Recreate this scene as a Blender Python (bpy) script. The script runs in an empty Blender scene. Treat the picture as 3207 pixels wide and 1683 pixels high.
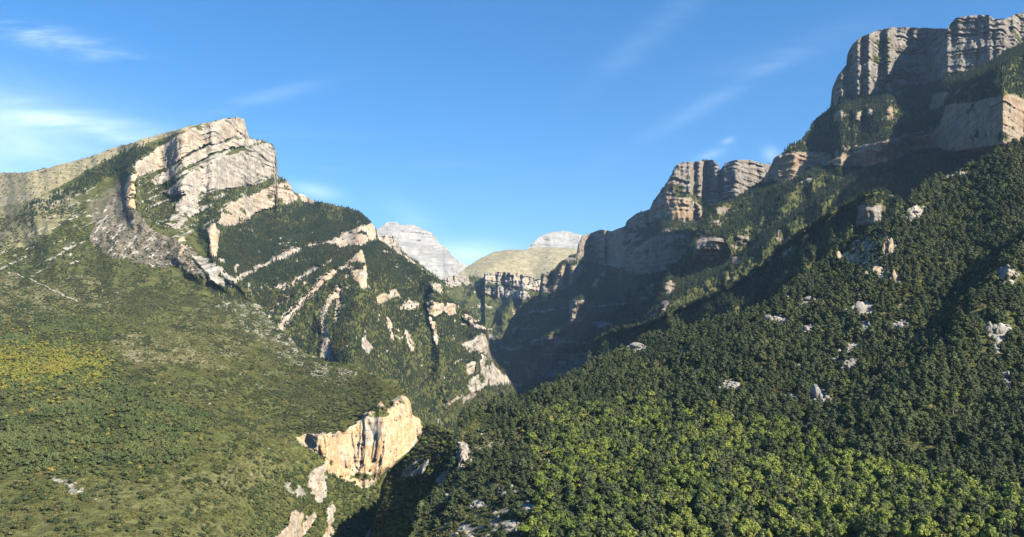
import bpy, math, random
import numpy as np
from mathutils import Vector

# =====================================================================================
#  Camera, sky, sun, exposure
# =====================================================================================
scene = bpy.context.scene
COL = scene.collection
# Image coordinates: points are read off as pixels (x, y) of a 3207 x 1683 image, focal length FL,
# level line at HZ.  A pixel plus an assumed distance gives a point of the place (metres, eye = origin).
PW, PH, FL, HZ, CX = 3207.0, 1683.0, 2776.0, 1158.0, 1603.5

cam_data = bpy.data.cameras.new('camera')
cam = bpy.data.objects.new('camera', cam_data); COL.objects.link(cam)
cam_data.sensor_width = 36.0
cam_data.lens = 36.0 * FL / PW
cam_data.shift_y = (HZ - PH / 2) / PW
cam_data.clip_start, cam_data.clip_end = 1.0, 60000.0
cam.location = (0, 0, 0); cam.rotation_euler = (math.radians(90), 0, 0)
scene.camera = cam

SUN_AZ, SUN_EL = math.radians(50), math.radians(35)       # azimuth: from straight behind the camera towards the right
SUN = Vector((math.sin(SUN_AZ) * math.cos(SUN_EL), -math.cos(SUN_AZ) * math.cos(SUN_EL), math.sin(SUN_EL)))
ld = bpy.data.lights.new('sun', 'SUN'); ld.energy = 5.0; ld.angle = math.radians(0.5); ld.color = (1.0, 0.89, 0.72)
sun = bpy.data.objects.new('sun', ld); COL.objects.link(sun)
sun.rotation_euler = (-SUN).to_track_quat('-Z', 'Y').to_euler(); sun.location = SUN * 3000

def build_world():
    w = bpy.data.worlds.new('World'); scene.world = w; w.use_nodes = True
    w.cycles.sampling_method = 'MANUAL'; w.cycles.sample_map_resolution = 256
    nt = w.node_tree; N = nt.nodes; L = nt.links; N.clear()
    out = N.new('ShaderNodeOutputWorld'); bg = N.new('ShaderNodeBackground'); bg.inputs[1].default_value = 0.082
    sky = N.new('ShaderNodeTexSky'); sky.sky_type = 'NISHITA'; sky.sun_disc = False
    sky.sun_elevation = SUN_EL; sky.sun_rotation = math.pi - SUN_AZ   # rotation is clockwise from +Y
    sky.altitude = 1200; sky.air_density = 1.0; sky.dust_density = 0.25; sky.ozone_density = 2.6
    hs = N.new('ShaderNodeHueSaturation'); hs.inputs['Saturation'].default_value = 1.32
    L.new(sky.outputs[0], hs.inputs['Color'])
    # thin cirrus on a flat layer overhead: direction -> (x/z, y/z)
    tc = N.new('ShaderNodeTexCoord'); sep = N.new('ShaderNodeSeparateXYZ'); L.new(tc.outputs['Generated'], sep.inputs[0])
    def M(op, a, b=None, c=None, clamp=False):
        n = N.new('ShaderNodeMath'); n.operation = op; n.use_clamp = clamp
        for i, v in enumerate((a, b, c)):
            if v is None: continue
            if isinstance(v, (int, float)): n.inputs[i].default_value = v
            else: L.new(v, n.inputs[i])
        return n.outputs[0]
    zc = M('MAXIMUM', sep.outputs[2], 0.02)
    zz = M('ADD', zc, 0.06)
    u = M('DIVIDE', sep.outputs[0], zz); v = M('DIVIDE', sep.outputs[1], zz)
    def noise(su, sv, rot, scale, detail, rough, dist=0.0, off=0.0):
        cb = N.new('ShaderNodeCombineXYZ'); L.new(u, cb.inputs[0]); L.new(v, cb.inputs[1]); cb.inputs[2].default_value = off
        mp = N.new('ShaderNodeMapping'); mp.inputs['Rotation'].default_value = (0, 0, rot); mp.inputs['Scale'].default_value = (su, sv, 1)
        L.new(cb.outputs[0], mp.inputs[0])
        n = N.new('ShaderNodeTexNoise'); n.inputs['Scale'].default_value = scale; n.inputs['Detail'].default_value = detail
        n.inputs['Roughness'].default_value = rough; n.inputs['Distortion'].default_value = dist
        L.new(mp.outputs[0], n.inputs['Vector']); return n.outputs['Fac']
    def ss(x, a, b):
        n = N.new('ShaderNodeMapRange'); n.interpolation_type = 'SMOOTHSTEP'
        n.inputs['From Min'].default_value = a; n.inputs['From Max'].default_value = b
        L.new(x, n.inputs['Value']); return n.outputs['Result']
    streak = ss(noise(0.45, 2.2, -0.5, 1.6, 9, 0.62, 0.5, 3.1), 0.50, 0.80)
    broad = ss(noise(0.5, 0.5, 0.2, 0.55, 3, 0.5, 0.2, 7.7), 0.50, 0.75)
    veil = M('MULTIPLY', streak, broad)
    # a bank of cirrus low in the north-west, a few separate streaks
    nrm = N.new('ShaderNodeVectorMath'); nrm.operation = 'NORMALIZE'; L.new(tc.outputs['Generated'], nrm.inputs[0])
    sp2 = N.new('ShaderNodeSeparateXYZ'); L.new(nrm.outputs[0], sp2.inputs[0])
    yy = M('MAXIMUM', sp2.outputs[1], 0.05)
    bx = M('DIVIDE', sp2.outputs[0], yy); bz = M('DIVIDE', sp2.outputs[2], yy)
    def dirv(px, py):
        d = Vector(((px - CX) / FL, 1.0, (HZ - py) / FL)); return d
    def patch(px, py, lx, ly, ang, amp, tex):
        c = dirv(px, py); ca, sa = math.cos(ang), math.sin(ang)
        dx = M('SUBTRACT', bx, c.x); dz = M('SUBTRACT', bz, c.z)
        a = M('DIVIDE', M('ADD', M('MULTIPLY', dx, ca), M('MULTIPLY', dz, sa)), lx / FL)
        b = M('DIVIDE', M('ADD', M('MULTIPLY', dx, -sa), M('MULTIPLY', dz, ca)), ly / FL)
        r = M('ADD', M('MULTIPLY', a, a), M('MULTIPLY', b, b))
        g = M('POWER', 2.718, M('MULTIPLY', r, -1.0))
        g = M('MULTIPLY', g, amp)
        return M('MULTIPLY', g, tex)
    cb = N.new('ShaderNodeCombineXYZ'); L.new(bx, cb.inputs[0]); L.new(bz, cb.inputs[1])
    def tex2(scale, sx, sy, rot, a, b, off):
        mp = N.new('ShaderNodeMapping'); mp.inputs['Rotation'].default_value = (0, 0, rot); mp.inputs['Scale'].default_value = (sx, sy, 1)
        mp.inputs['Location'].default_value = (off, off * .7, 0)
        L.new(cb.outputs[0], mp.inputs[0])
        n = N.new('ShaderNodeTexNoise'); n.inputs['Scale'].default_value = scale; n.inputs['Detail'].default_value = 6
        n.inputs['Roughness'].default_value = 0.6; n.inputs['Distortion'].default_value = 0.35
        L.new(mp.outputs[0], n.inputs['Vector']); return ss(n.outputs['Fac'], a, b)
    tA = tex2(9, 0.5, 2.0, 0.25, 0.05, 0.75, 1.3)      # soft body
    tB = tex2(9, 0.7, 4.0, 0.22, 0.35, 0.70, 4.2)      # streaks falling to the right
    tC = tex2(9, 0.6, 3.0, -0.5, 0.25, 0.75, 9.1)      # streaks rising to the right
    veils = [patch(-120, 440, 500, 160, -0.12, 0.48, tA), patch(230, 390, 330, 50, -0.22, 0.38, tB),
             patch(180, 130, 260, 34, -0.24, 0.34, tB), patch(60, 85, 120, 20, -0.1, 0.4, tB),
             patch(990, 600, 80, 22, -0.18, 0.30, tA), patch(2240, 310, 300, 26, 0.52, 0.10, tC), patch(2480, 160, 300, 46, 0.3, 0.05, tC),
             patch(2050, 100, 260, 40, 0.7, 0.07, tC), patch(1450, 800, 150, 40, 0.0, 0.55, tA), patch(800, 315, 200, 22, 0.25, 0.12, tC),
             patch(2225, 486, 44, 14, 0.3, 0.22, tA), patch(2415, 487, 22, 26, 1.2, 0.26, tA), patch(2280, 442, 20, 10, 0.3, 0.2, tA), patch(1290, 680, 90, 40, -0.6, 0.12, tA)]
    tot = M('MULTIPLY', veil, 0.10)
    for p in veils: tot = M('ADD', tot, p)
    tot = M('MINIMUM', tot, 0.85)
    tot = M('MULTIPLY', tot, ss(sp2.outputs[2], -0.02, 0.06))
    mix = N.new('ShaderNodeMix'); mix.data_type = 'RGBA'
    L.new(tot, mix.inputs[0]); L.new(hs.outputs[0], mix.inputs[6]); mix.inputs[7].default_value = (8.2, 9.2, 10.2, 1)
    L.new(mix.outputs[2], bg.inputs[0]); L.new(bg.outputs[0], out.inputs[0])
build_world()
scene.view_settings.view_transform = 'Standard'; scene.view_settings.look = 'None'
scene.view_settings.exposure = 1.28; scene.view_settings.gamma = 1.0
scene.view_settings.use_curve_mapping = False
scene.cycles.max_bounces = 6; scene.cycles.diffuse_bounces = 0; scene.cycles.glossy_bounces = 1
scene.cycles.transmission_bounces = 3; scene.cycles.volume_bounces = 0; scene.cycles.transparent_max_bounces = 4

# =====================================================================================
#  Helpers
# =====================================================================================
rng = np.random.default_rng(11)
random.seed(5)

def _h(ix, iy, iz, seed):
    h = (ix.astype(np.int64) * 374761393 + iy.astype(np.int64) * 668265263 + iz.astype(np.int64) * 2147483647 + seed * 1274126177) & 0xffffffff
    h = ((h ^ (h >> 13)) * 1274126177) & 0xffffffff
    return ((h ^ (h >> 16)) & 0xffff) / 65535.0
def vn3(x, y, z, seed=0):
    x0 = np.floor(x); y0 = np.floor(y); z0 = np.floor(z)
    fx, fy, fz = x - x0, y - y0, z - z0
    fx = fx * fx * (3 - 2 * fx); fy = fy * fy * (3 - 2 * fy); fz = fz * fz * (3 - 2 * fz)
    r = 0
    for a in (0, 1):
        wx = fx if a else 1 - fx
        for b in (0, 1):
            wy = fy if b else 1 - fy
            for c in (0, 1):
                wz = fz if c else 1 - fz
                r = r + wx * wy * wz * _h(x0 + a, y0 + b, z0 + c, seed)
    return r * 2 - 1
def vn2(x, y, seed=0):
    x0 = np.floor(x); y0 = np.floor(y); fx, fy = x - x0, y - y0
    fx = fx * fx * (3 - 2 * fx); fy = fy * fy * (3 - 2 * fy); o = np.zeros_like(x0)
    return ((1 - fx) * (1 - fy) * _h(x0, y0, o, seed) + fx * (1 - fy) * _h(x0 + 1, y0, o, seed)
            + (1 - fx) * fy * _h(x0, y0 + 1, o, seed) + fx * fy * _h(x0 + 1, y0 + 1, o, seed)) * 2 - 1
def fbm2(x, y, seed=0, oct=4, gain=0.5):
    r = 0; a = 1.0; t = 0
    for i in range(oct):
        r = r + a * vn2(x * 2.03 ** i, y * 2.03 ** i, seed + i * 17); t += a; a *= gain
    return r / t
def fbm3(x, y, z, seed=0, oct=3, gain=0.5):
    r = 0; a = 1.0; t = 0
    for i in range(oct):
        r = r + a * vn3(x * 2.03 ** i, y * 2.03 ** i, z * 2.03 ** i, seed + i * 17); t += a; a *= gain
    return r / t
def sstep(x, a, b):
    t = np.clip((x - a) / (b - a), 0, 1); return t * t * (3 - 2 * t)
def ip(x, pts):
    p = np.array(pts, float); return np.interp(x, p[:, 0], p[:, 1])
def inpoly(X, Y, poly):
    p = np.array(poly, float); res = np.zeros(X.shape, bool)
    x0, y0 = p.min(0); x1, y1 = p.max(0)
    m = (X >= x0) & (X <= x1) & (Y >= y0) & (Y <= y1)
    xs, ys = X[m], Y[m]
    if xs.size == 0: return res
    r = np.zeros(xs.shape, bool)
    for i in range(len(p)):
        ax, ay = p[i - 1]; bx, by = p[i]
        if ay == by: continue
        c = ((ay > ys) != (by > ys)) & (xs < (bx - ax) * (ys - ay) / (by - ay) + ax)
        r ^= c
    res[m] = r; return res
def seg_dist(X, Y, line):
    """distance to a polyline and the side of it (positive: below / right of a line drawn from upper right to lower left)"""
    best = np.full(X.shape, 1e9); side = np.zeros(X.shape)
    for (ax, ay), (bx, by) in zip(line[:-1], line[1:]):
        dx, dy = bx - ax, by - ay; l2 = dx * dx + dy * dy
        t = np.clip(((X - ax) * dx + (Y - ay) * dy) / l2, 0, 1)
        d = np.hypot(X - ax - t * dx, Y - ay - t * dy)
        m = d < best; best = np.where(m, d, best)
        side = np.where(m, -np.sign(dx * (Y - ay) - dy * (X - ax)), side)
    return best, side
def gblur(a, sx, sy):
    def k1(s):
        r = int(max(1, round(3 * s))); x = np.arange(-r, r + 1); w = np.exp(-x * x / (2 * s * s)); return w / w.sum(), r
    if sx > 0:
        w, r = k1(sx); p = np.pad(a, ((0, 0), (r, r)), mode='edge')
        a = sum(w[i] * p[:, i:i + a.shape[1]] for i in range(2 * r + 1))
    if sy > 0:
        w, r = k1(sy); p = np.pad(a, ((r, r), (0, 0)), mode='edge')
        a = sum(w[i] * p[i:i + a.shape[0], :] for i in range(2 * r + 1))
    return a

def tag(o, label=None, cat=None, group=None, kind=None):
    if label: o['label'] = label
    if cat: o['category'] = cat
    if group: o['group'] = group
    if kind: o['kind'] = kind
    return o
def mesh_from(name, V, F, mat, smooth=True):
    me = bpy.data.meshes.new(name)
    V = np.asarray(V, np.float32); F = np.asarray(F, np.int32)
    k = F.shape[1]
    me.vertices.add(len(V)); me.vertices.foreach_set('co', V.ravel())
    me.loops.add(F.size); me.loops.foreach_set('vertex_index', F.ravel())
    me.polygons.add(len(F)); me.polygons.foreach_set('loop_start', np.arange(0, F.size, k, dtype=np.int32))
    me.polygons.foreach_set('loop_total', np.full(len(F), k, np.int32))
    if smooth: me.polygons.foreach_set('use_smooth', np.ones(len(F), bool))
    me.update(); me.validate()
    if mat: me.materials.append(mat)
    return me
def link(name, me, parent=None, loc=None):
    o = bpy.data.objects.new(name, me); COL.objects.link(o)
    if parent: o.parent = parent
    if loc is not None: o.location = loc
    return o

# =====================================================================================
#  Materials
# =====================================================================================
class NT:
    def __init__(s, name):
        s.m = bpy.data.materials.new(name); s.m.use_nodes = True
        s.t = s.m.node_tree; s.N = s.t.nodes; s.L = s.t.links; s.N.clear()
        s.out = s.N.new('ShaderNodeOutputMaterial')
    def math(s, op, a, b=None, clamp=False):
        n = s.N.new('ShaderNodeMath'); n.operation = op; n.use_clamp = clamp
        for i, v in enumerate((a, b)):
            if v is None: continue
            if isinstance(v, (int, float)): n.inputs[i].default_value = v
            else: s.L.new(v, n.inputs[i])
        return n.outputs[0]
    def noise(s, vec, scale, detail=4, rough=0.55, dist=0.0, sc=(1, 1, 1), rot=(0, 0, 0), kind='POINT'):
        mp = s.N.new('ShaderNodeMapping'); mp.vector_type = kind; mp.inputs['Scale'].default_value = sc; mp.inputs['Rotation'].default_value = rot
        s.L.new(vec, mp.inputs[0]); n = s.N.new('ShaderNodeTexNoise'); n.inputs['Scale'].default_value = scale
        n.inputs['Detail'].default_value = detail; n.inputs['Roughness'].default_value = rough; n.inputs['Distortion'].default_value = dist
        s.L.new(mp.outputs[0], n.inputs['Vector']); return n.outputs['Fac']
    def ss(s, x, a, b, c=0.0, d=1.0):
        n = s.N.new('ShaderNodeMapRange'); n.interpolation_type = 'SMOOTHSTEP'
        for k, v in (('From Min', a), ('From Max', b), ('To Min', c), ('To Max', d)): n.inputs[k].default_value = v
        s.L.new(x, n.inputs['Value']); return n.outputs['Result']
    def mix(s, f, a, b, mode='MIX'):
        n = s.N.new('ShaderNodeMix'); n.data_type = 'RGBA'; n.blend_type = mode
        for i, v in ((0, f), (6, a), (7, b)):
            if isinstance(v, (int, float)): n.inputs[i].default_value = v
            elif isinstance(v, tuple): n.inputs[i].default_value = (*v, 1)
            else: s.L.new(v, n.inputs[i])
        return n.outputs[2]

def terrain_material(name, dip=0.0, rock_light=(0.40, 0.385, 0.345), rock_dark=(0.20, 0.195, 0.18), size=1.0, soil=1.0):
    """zone attribute: R bare rock, G ochre staining, B dry grass, A scree.  Everything else is scrub / forest floor."""
    t = NT(name); N = t.N; L = t.L
    geo = N.new('ShaderNodeNewGeometry'); pos = geo.outputs['Position']
    at = N.new('ShaderNodeAttribute'); at.attribute_name = 'zone'
    sp = N.new('ShaderNodeSeparateColor'); L.new(at.outputs['Color'], sp.inputs[0])
    rock, warm, grass, scree = sp.outputs[0], sp.outputs[1], sp.outputs[2], at.outputs['Alpha']
    k = 1.0 / size
    n1 = t.noise(pos, 0.010 * k, 2, 0.6); n2 = t.noise(pos, 0.045 * k, 4, 0.65); n3 = t.noise(pos, 0.2 * k, 2, 0.65)
    strata = t.noise(pos, 0.075 * k, 5, 0.7, 0.0, sc=(9, 9, 1.0), rot=(0, -dip, 0), kind='TEXTURE')
    streak = t.noise(pos, 0.06 * k, 3, 0.6, 0.0, sc=(1, 1, 0.12))
    # rock
    rc = t.mix(t.ss(n2, 0.3, 0.7), rock_dark, rock_light)
    rc = t.mix(t.ss(strata, 0.50, 0.60, 0, 0.72), rc, tuple(c * 0.75 for c in rock_dark))
    rc = t.mix(t.ss(streak, 0.55, 0.72, 0, 0.6), rc, tuple(c * 0.85 for c in rock_dark))
    rc = t.mix(t.ss(streak, 0.45, 0.25, 0, 0.5), rc, tuple(min(0.5, c * 1.2) for c in rock_light))
    wf = t.math('MULTIPLY', warm, t.ss(t.math('ADD', n1, t.math('MULTIPLY', streak, 0.5)), 0.48, 0.78), clamp=True)
    rc = t.mix(wf, rc, t.mix(t.ss(n2, 0.35, 0.65), tuple(c * rock_light[0] / 0.40 for c in (0.45, 0.275, 0.135)), tuple(c * rock_light[0] / 0.40 for c in (0.52, 0.41, 0.265))))  # ochre follows the rock tone, carrying the right walls' painted shade too
    # ground
    gc = t.mix(t.ss(n2, 0.35, 0.68), tuple(c * soil for c in (0.042, 0.050, 0.015)), tuple(c * soil for c in (0.094, 0.100, 0.032)))
    gc = t.mix(t.ss(n3, 0.62, 0.75, 0, 0.6), gc, (0.17, 0.15, 0.085))
    dg = t.mix(t.ss(n2, 0.3, 0.7), (0.19, 0.175, 0.10), (0.34, 0.30, 0.195))
    gc = t.mix(grass, gc, dg)
    sc_ = t.mix(t.ss(n3, 0.35, 0.65), (0.085, 0.072, 0.058), (0.20, 0.172, 0.145))
    gc = t.mix(t.math('MULTIPLY', scree, t.ss(n2, 0.25, 0.6, 0.35, 1.0)), gc, sc_)
    # rock edge is broken up by plants on ledges
    edge = t.math('ADD', rock, t.math('MULTIPLY', t.math('SUBTRACT', n2, 0.5), 0.9))
    edge = t.math('ADD', edge, t.math('MULTIPLY', t.math('SUBTRACT', n3, 0.5), 0.8))
    rf = t.ss(edge, 0.38, 0.52)
    col = t.mix(rf, gc, rc)
    b = N.new('ShaderNodeBsdfPrincipled'); L.new(col, b.inputs['Base Color']); b.inputs['Roughness'].default_value = 0.92
    b.inputs['Specular IOR Level'].default_value = 0.15
    bp = N.new('ShaderNodeBump'); bp.inputs['Strength'].default_value = 0.8; bp.inputs['Distance'].default_value = 6.0 * size
    L.new(t.noise(pos, 0.09 * k, 3, 0.7, sc=(1, 1, 0.6)), bp.inputs['Height']); L.new(bp.outputs[0], b.inputs['Normal'])
    L.new(b.outputs[0], t.out.inputs[0])
    return t.m

def leaf_material(name, cols, var=0.35, trans=0.2):
    t = NT(name); N = t.N; L = t.L
    oi = N.new('ShaderNodeObjectInfo'); ramp = N.new('ShaderNodeValToRGB'); ramp.color_ramp.interpolation = 'LINEAR'
    els = ramp.color_ramp.elements
    while len(els) < len(cols): els.new(0.5)
    for e, (p, c) in zip(els, cols): e.position = p; e.color = (*c, 1)
    nz_ = t.noise(oi.outputs['Location'], 0.016, 2, 0.6)
    f_ = t.math('ADD', t.math('MULTIPLY', oi.outputs['Random'], 0.42), t.math('MULTIPLY', t.ss(nz_, 0.28, 0.72), 0.58))
    L.new(f_, ramp.inputs[0])
    geo = N.new('ShaderNodeNewGeometry')
    rnd = t.ss(geo.outputs['Random Per Island'], 0, 1, 1 - var, 1 + var)
    cb = N.new('ShaderNodeCombineColor')
    for i in range(3): L.new(rnd, cb.inputs[i])
    col = t.mix(1.0, ramp.outputs[0], cb.outputs[0], 'MULTIPLY')
    d = N.new('ShaderNodeBsdfPrincipled'); L.new(col, d.inputs['Base Color']); d.inputs['Roughness'].default_value = 0.75
    d.inputs['Specular IOR Level'].default_value = 0.2
    tr = N.new('ShaderNodeBsdfTranslucent'); L.new(col, tr.inputs[0])
    mx = N.new('ShaderNodeMixShader'); mx.inputs[0].default_value = trans
    L.new(d.outputs[0], mx.inputs[1]); L.new(tr.outputs[0], mx.inputs[2]); L.new(mx.outputs[0], t.out.inputs[0])
    return t.m
def plain_material(name, c0, c1, scale=0.5, rough=0.9):
    t = NT(name); geo = t.N.new('ShaderNodeNewGeometry')
    n = t.noise(geo.outputs['Position'], scale, 5, 0.65)
    b = t.N.new('ShaderNodeBsdfPrincipled'); t.L.new(t.mix(t.ss(n, 0.3, 0.7), c0, c1), b.inputs['Base Color'])
    b.inputs['Roughness'].default_value = rough; b.inputs['Specular IOR Level'].default_value = 0.15
    bp = t.N.new('ShaderNodeBump'); bp.inputs['Strength'].default_value = 0.6; bp.inputs['Distance'].default_value = 1.0
    t.L.new(n, bp.inputs['Height']); t.L.new(bp.outputs[0], b.inputs['Normal'])
    t.L.new(b.outputs[0], t.out.inputs[0]); return t.m

MT = {
    'left': terrain_material('limestone_mountain_ground', dip=0.42),
    'right': terrain_material('canyon_wall_ground', dip=-0.10, rock_light=(0.25, 0.235, 0.215), rock_dark=(0.105, 0.10, 0.095)),  # grey limestone, darkened further to deepen the shade on these walls
    'near': terrain_material('near_hill_ground', dip=0.0, size=0.35),
    'plateau': terrain_material('plateau_ground', dip=0.0, size=0.45, soil=1.3),
    'far': terrain_material('far_peak_ground', dip=0.05, rock_light=(0.35, 0.34, 0.315), rock_dark=(0.25, 0.245, 0.23), size=4.0),
    'hill': terrain_material('pasture_hill_ground', dip=0.0, size=2.0),
    'bark': plain_material('bark', (0.06, 0.045, 0.035), (0.14, 0.115, 0.09), 3.0),
    'deadwood': plain_material('dead_wood', (0.22, 0.20, 0.18), (0.36, 0.34, 0.31), 3.0),
    'stone': plain_material('pale_limestone', (0.13, 0.125, 0.115), (0.32, 0.305, 0.275), 0.35),
    'stone_warm': plain_material('ochre_limestone', (0.20, 0.165, 0.12), (0.42, 0.33, 0.225), 0.3),
    'path': plain_material('trodden_earth', (0.25, 0.22, 0.16), (0.42, 0.38, 0.29), 0.3),
    'floor': plain_material('valley_soil', (0.05, 0.05, 0.025), (0.09, 0.085, 0.04), 0.01),
}
ML = {
    'pine': leaf_material('pine_needles', [(0, (0.038, 0.054, 0.028)), (0.5, (0.066, 0.088, 0.038)), (0.85, (0.098, 0.114, 0.048)), (1.0, (0.135, 0.13, 0.065))]),
    'fir': leaf_material('fir_needles', [(0, (0.026, 0.044, 0.028)), (0.6, (0.044, 0.066, 0.036)), (0.92, (0.064, 0.082, 0.038)), (1.0, (0.105, 0.085, 0.040))]),
    'oak': leaf_material('oak_leaves', [(0, (0.092, 0.132, 0.032)), (0.45, (0.150, 0.196, 0.040)), (0.85, (0.205, 0.238, 0.048)), (1.0, (0.28, 0.26, 0.058))]),
    'ash': leaf_material('green_leaves', [(0, (0.065, 0.092, 0.036)), (0.5, (0.102, 0.136, 0.050)), (0.85, (0.142, 0.168, 0.060)), (1.0, (0.20, 0.18, 0.07))]),
    'gold': leaf_material('autumn_leaves', [(0, (0.17, 0.19, 0.045)), (0.45, (0.27, 0.27, 0.050)), (0.8, (0.30, 0.26, 0.055)), (1.0, (0.27, 0.20, 0.055))]),
    'rust': leaf_material('rusty_leaves', [(0, (0.14, 0.085, 0.028)), (0.6, (0.17, 0.115, 0.032)), (1.0, (0.12, 0.11, 0.03))]),
    'shrub': leaf_material('box_shrub_leaves', [(0, (0.036, 0.050, 0.024)), (0.4, (0.062, 0.080, 0.032)), (0.8, (0.100, 0.115, 0.046)), (1.0, (0.15, 0.135, 0.075))]),
    'scrub': leaf_material('low_scrub_leaves', [(0, (0.064, 0.074, 0.022)), (0.5, (0.105, 0.108, 0.034)), (0.85, (0.140, 0.130, 0.046)), (1.0, (0.22, 0.195, 0.10))]),
}

# =====================================================================================
#  Terrain masses: each one is integrated from its foot upwards, distance following from the
#  lie of the land (slope) along every image column; cliffs are steep bands, spurs stand proud.
# =====================================================================================
PATCH = {}
class Mass: pass

def depth_at(P, px, py):
    """distance of mass P's surface at an image pixel"""
    j = np.clip((px - P.xs[0]) / (P.xs[1] - P.xs[0]), 0, len(P.xs) - 1.001)
    j0 = int(j); f = j - j0
    r = []
    for jj in (j0, j0 + 1):
        yy = np.maximum.accumulate(-P.Y[:P.nv, jj]); r.append(np.interp(-py, yy, P.D[:P.nv, jj]))
    return r[0] * (1 - f) + r[1] * f
def point_at(P, px, py, up=0.0):
    d = depth_at(P, px, py)
    return Vector(((px - CX) / FL * d, d, (HZ - py) / FL * d + up))

def build_mass(name, top, bot, base, slope, cliffs=(), spurs=(), zones=(), mat='left', dx=3.0, dy=3.0, warp=7.0,
               dip=0.0, rough=1.0, strata=1.0, seed=1, label='', cat='mountain', back=0.75, back_len=700.0, jag=2.5,
               lateral=2.0, relief=0.05, relief_px=70.0, hook=None, parts=True, xgrad=None, fs=1.0, calm=9.0, leafy_ledge=0.75, roll=0.0):
    P = Mass(); P.name = name
    x0, x1 = top[0][0], top[-1][0]
    nx = int((x1 - x0) / dx) + 1; xs = np.linspace(x0, x1, nx)
    ty = ip(xs, top) ; by = ip(xs, bot)
    ty = ty + jag * fbm2(xs / 22.0, xs * 0 + seed, seed + 5, 4, 0.6)
    by = np.maximum(by, ty + 12)
    nv = int(np.max(by - ty) / dy) + 2
    v = np.linspace(0, 1, nv)[:, None]
    Y = by[None] + (ty - by)[None] * v; X = np.repeat(xs[None], nv, 0)
    wx = warp * fbm2(X / 26, Y / 26, seed + 1, 4, 0.6); wy = warp * fbm2(X / 26, Y / 26, seed + 2, 4, 0.6)
    XW, YW = X + wx, Y + wy
    fine = 0.45 * warp
    XW = XW + fine * fbm2(X / 8, Y / 8, seed + 71, 2); YW = YW + fine * fbm2(X / 8, Y / 8, seed + 72, 2)
    rock = np.zeros(X.shape); warm = np.zeros(X.shape); cid = np.full(X.shape, -1)
    # level-by-level integration on a regular image grid, so that neighbours are smoothed at the same height
    yr = np.arange(by.max(), ty.min() - dy, -dy); nr = len(yr)
    XR = np.repeat(xs[None], nr, 0); YR = np.repeat(yr[:, None], nx, 1)
    XRW = XR + warp * fbm2(XR / 26, YR / 26, seed + 1, 4, 0.6) + fine * fbm2(XR / 8, YR / 8, seed + 71, 2)
    YRW = YR + warp * fbm2(XR / 26, YR / 26, seed + 2, 4, 0.6) + fine * fbm2(XR / 8, YR / 8, seed + 72, 2)
    SR = slope(XR, YR); RR = np.zeros(XR.shape)
    for i, c in enumerate(cliffs):
        m = inpoly(XRW, YRW, c['p']); SR = np.where(m, c.get('s', 3.0), SR); RR = np.where(m, c.get('r', 1.0), RR)
        m = inpoly(XW, YW, c['p'])
        rock = np.where(m, c.get('r', 1.0), rock); warm = np.where(m, c.get('w', 0.3), warm)
        if c.get('part', True): cid = np.where(m, i, cid)
    T = (HZ - Y) / FL; TR = (HZ - YR) / FL
    Sm = 0.5 * (SR[1:] + SR[:-1]); Sm = np.maximum(Sm, np.maximum(TR[1:], TR[:-1]) + 0.06)
    steps = np.log((Sm - TR[:-1]) / (Sm - TR[1:]))
    live = (YR[1:] < by[None]) & (YR[1:] > ty[None] - 45)
    LR = np.vstack([np.zeros((1, nx)), np.cumsum(np.where(live, steps, 0), 0)]) + np.log(base(xs) if callable(base) else ip(xs, base))[None]
    soft_l = gblur(LR, max(lateral, calm), 0); rkb = gblur(RR, 2.0, 2.0)
    LR = soft_l * (1 - rkb) + gblur(LR, lateral, 0) * rkb
    logd = np.stack([np.interp(-Y[:, k], -yr, LR[:, k]) for k in range(nx)], 1)
    if xgrad is not None: logd = logd + xgrad(X, Y)
    for sp in spurs:
        d, side = seg_dist(X + wx, Y + wy, sp['l'])
        near, far = sp.get('near', 45.0), sp.get('far', 14.0)
        wid = np.where(side > 0, near, far) if sp.get('flip') is None else np.where(side > 0, far, near)
        logd = logd - sp['h'] * np.exp(-(d / wid) ** 2)
    # rolling relief: gullies and ribs running down the slope
    logd = logd - relief * fbm2(X / relief_px, Y / (relief_px * 1.8), seed + 9, 4, 0.5) * (1 - 0.5 * rock) * sstep(v, 0, 0.08)
    D = np.exp(logd)
    Wx = (X - CX) / FL * D; Wz = T * D
    rs = gblur(rock, 0.8, 0.8)
    # cliff relief: upright ribs, flutes and cracks, bedding ledges
    a1, a2 = 50 * fs, 15 * fs
    rib = fbm3(Wx / a1, D / a1, Wz / (a1 * 4.5), seed + 21, 4, 0.6); rib = 1 - 2 * np.abs(rib)
    fl = fbm3(Wx / a2, D / a2, Wz / (a2 * 3.5), seed + 31, 3, 0.65)
    cr = fbm3(Wx / (a2 * 2.2), D / (a2 * 2.2), Wz / (a2 * 14), seed + 35, 2, 0.5); crack = np.exp(-(cr / 0.055) ** 2)
    q = (Wz - dip * Wx) / (26.0 * fs) + 0.7 * fbm3(Wx / (120 * fs), D / (120 * fs), Wz / (120 * fs), seed + 41, 3)
    lat_ = (Wx + 0.5 * D) / (260 * fs)
    def beds(qq, sd):
        qv = qq + 0.45 * vn2(qq * 0.37, lat_ * 0.3, sd) + 0.35 * vn2(qq * 1.3, lat_, sd + 1)
        f = qv % 1.0; return (np.floor(qv) + sstep(f, 0.62, 1.0) - qv + 0.5) * (0.35 + 0.65 * sstep(vn2(np.floor(qv) * 1.7, lat_ * 0.7, sd + 2), -0.5, 0.5))
    bed = beds(q, seed + 42); bed2 = beds(q * 2.9 + 0.3, seed + 45); bed3 = beds(q * 0.43, seed + 48)
    disp = fs * (rough * rs * (-13 * rib - 9 * fl + 9 * crack) + strata * rs * (-8.0 * bed - 4.0 * bed2 - 7.0 * bed3))
    D = D + disp * np.clip(D / (2500 * fs), 0.6, 2.0)
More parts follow.
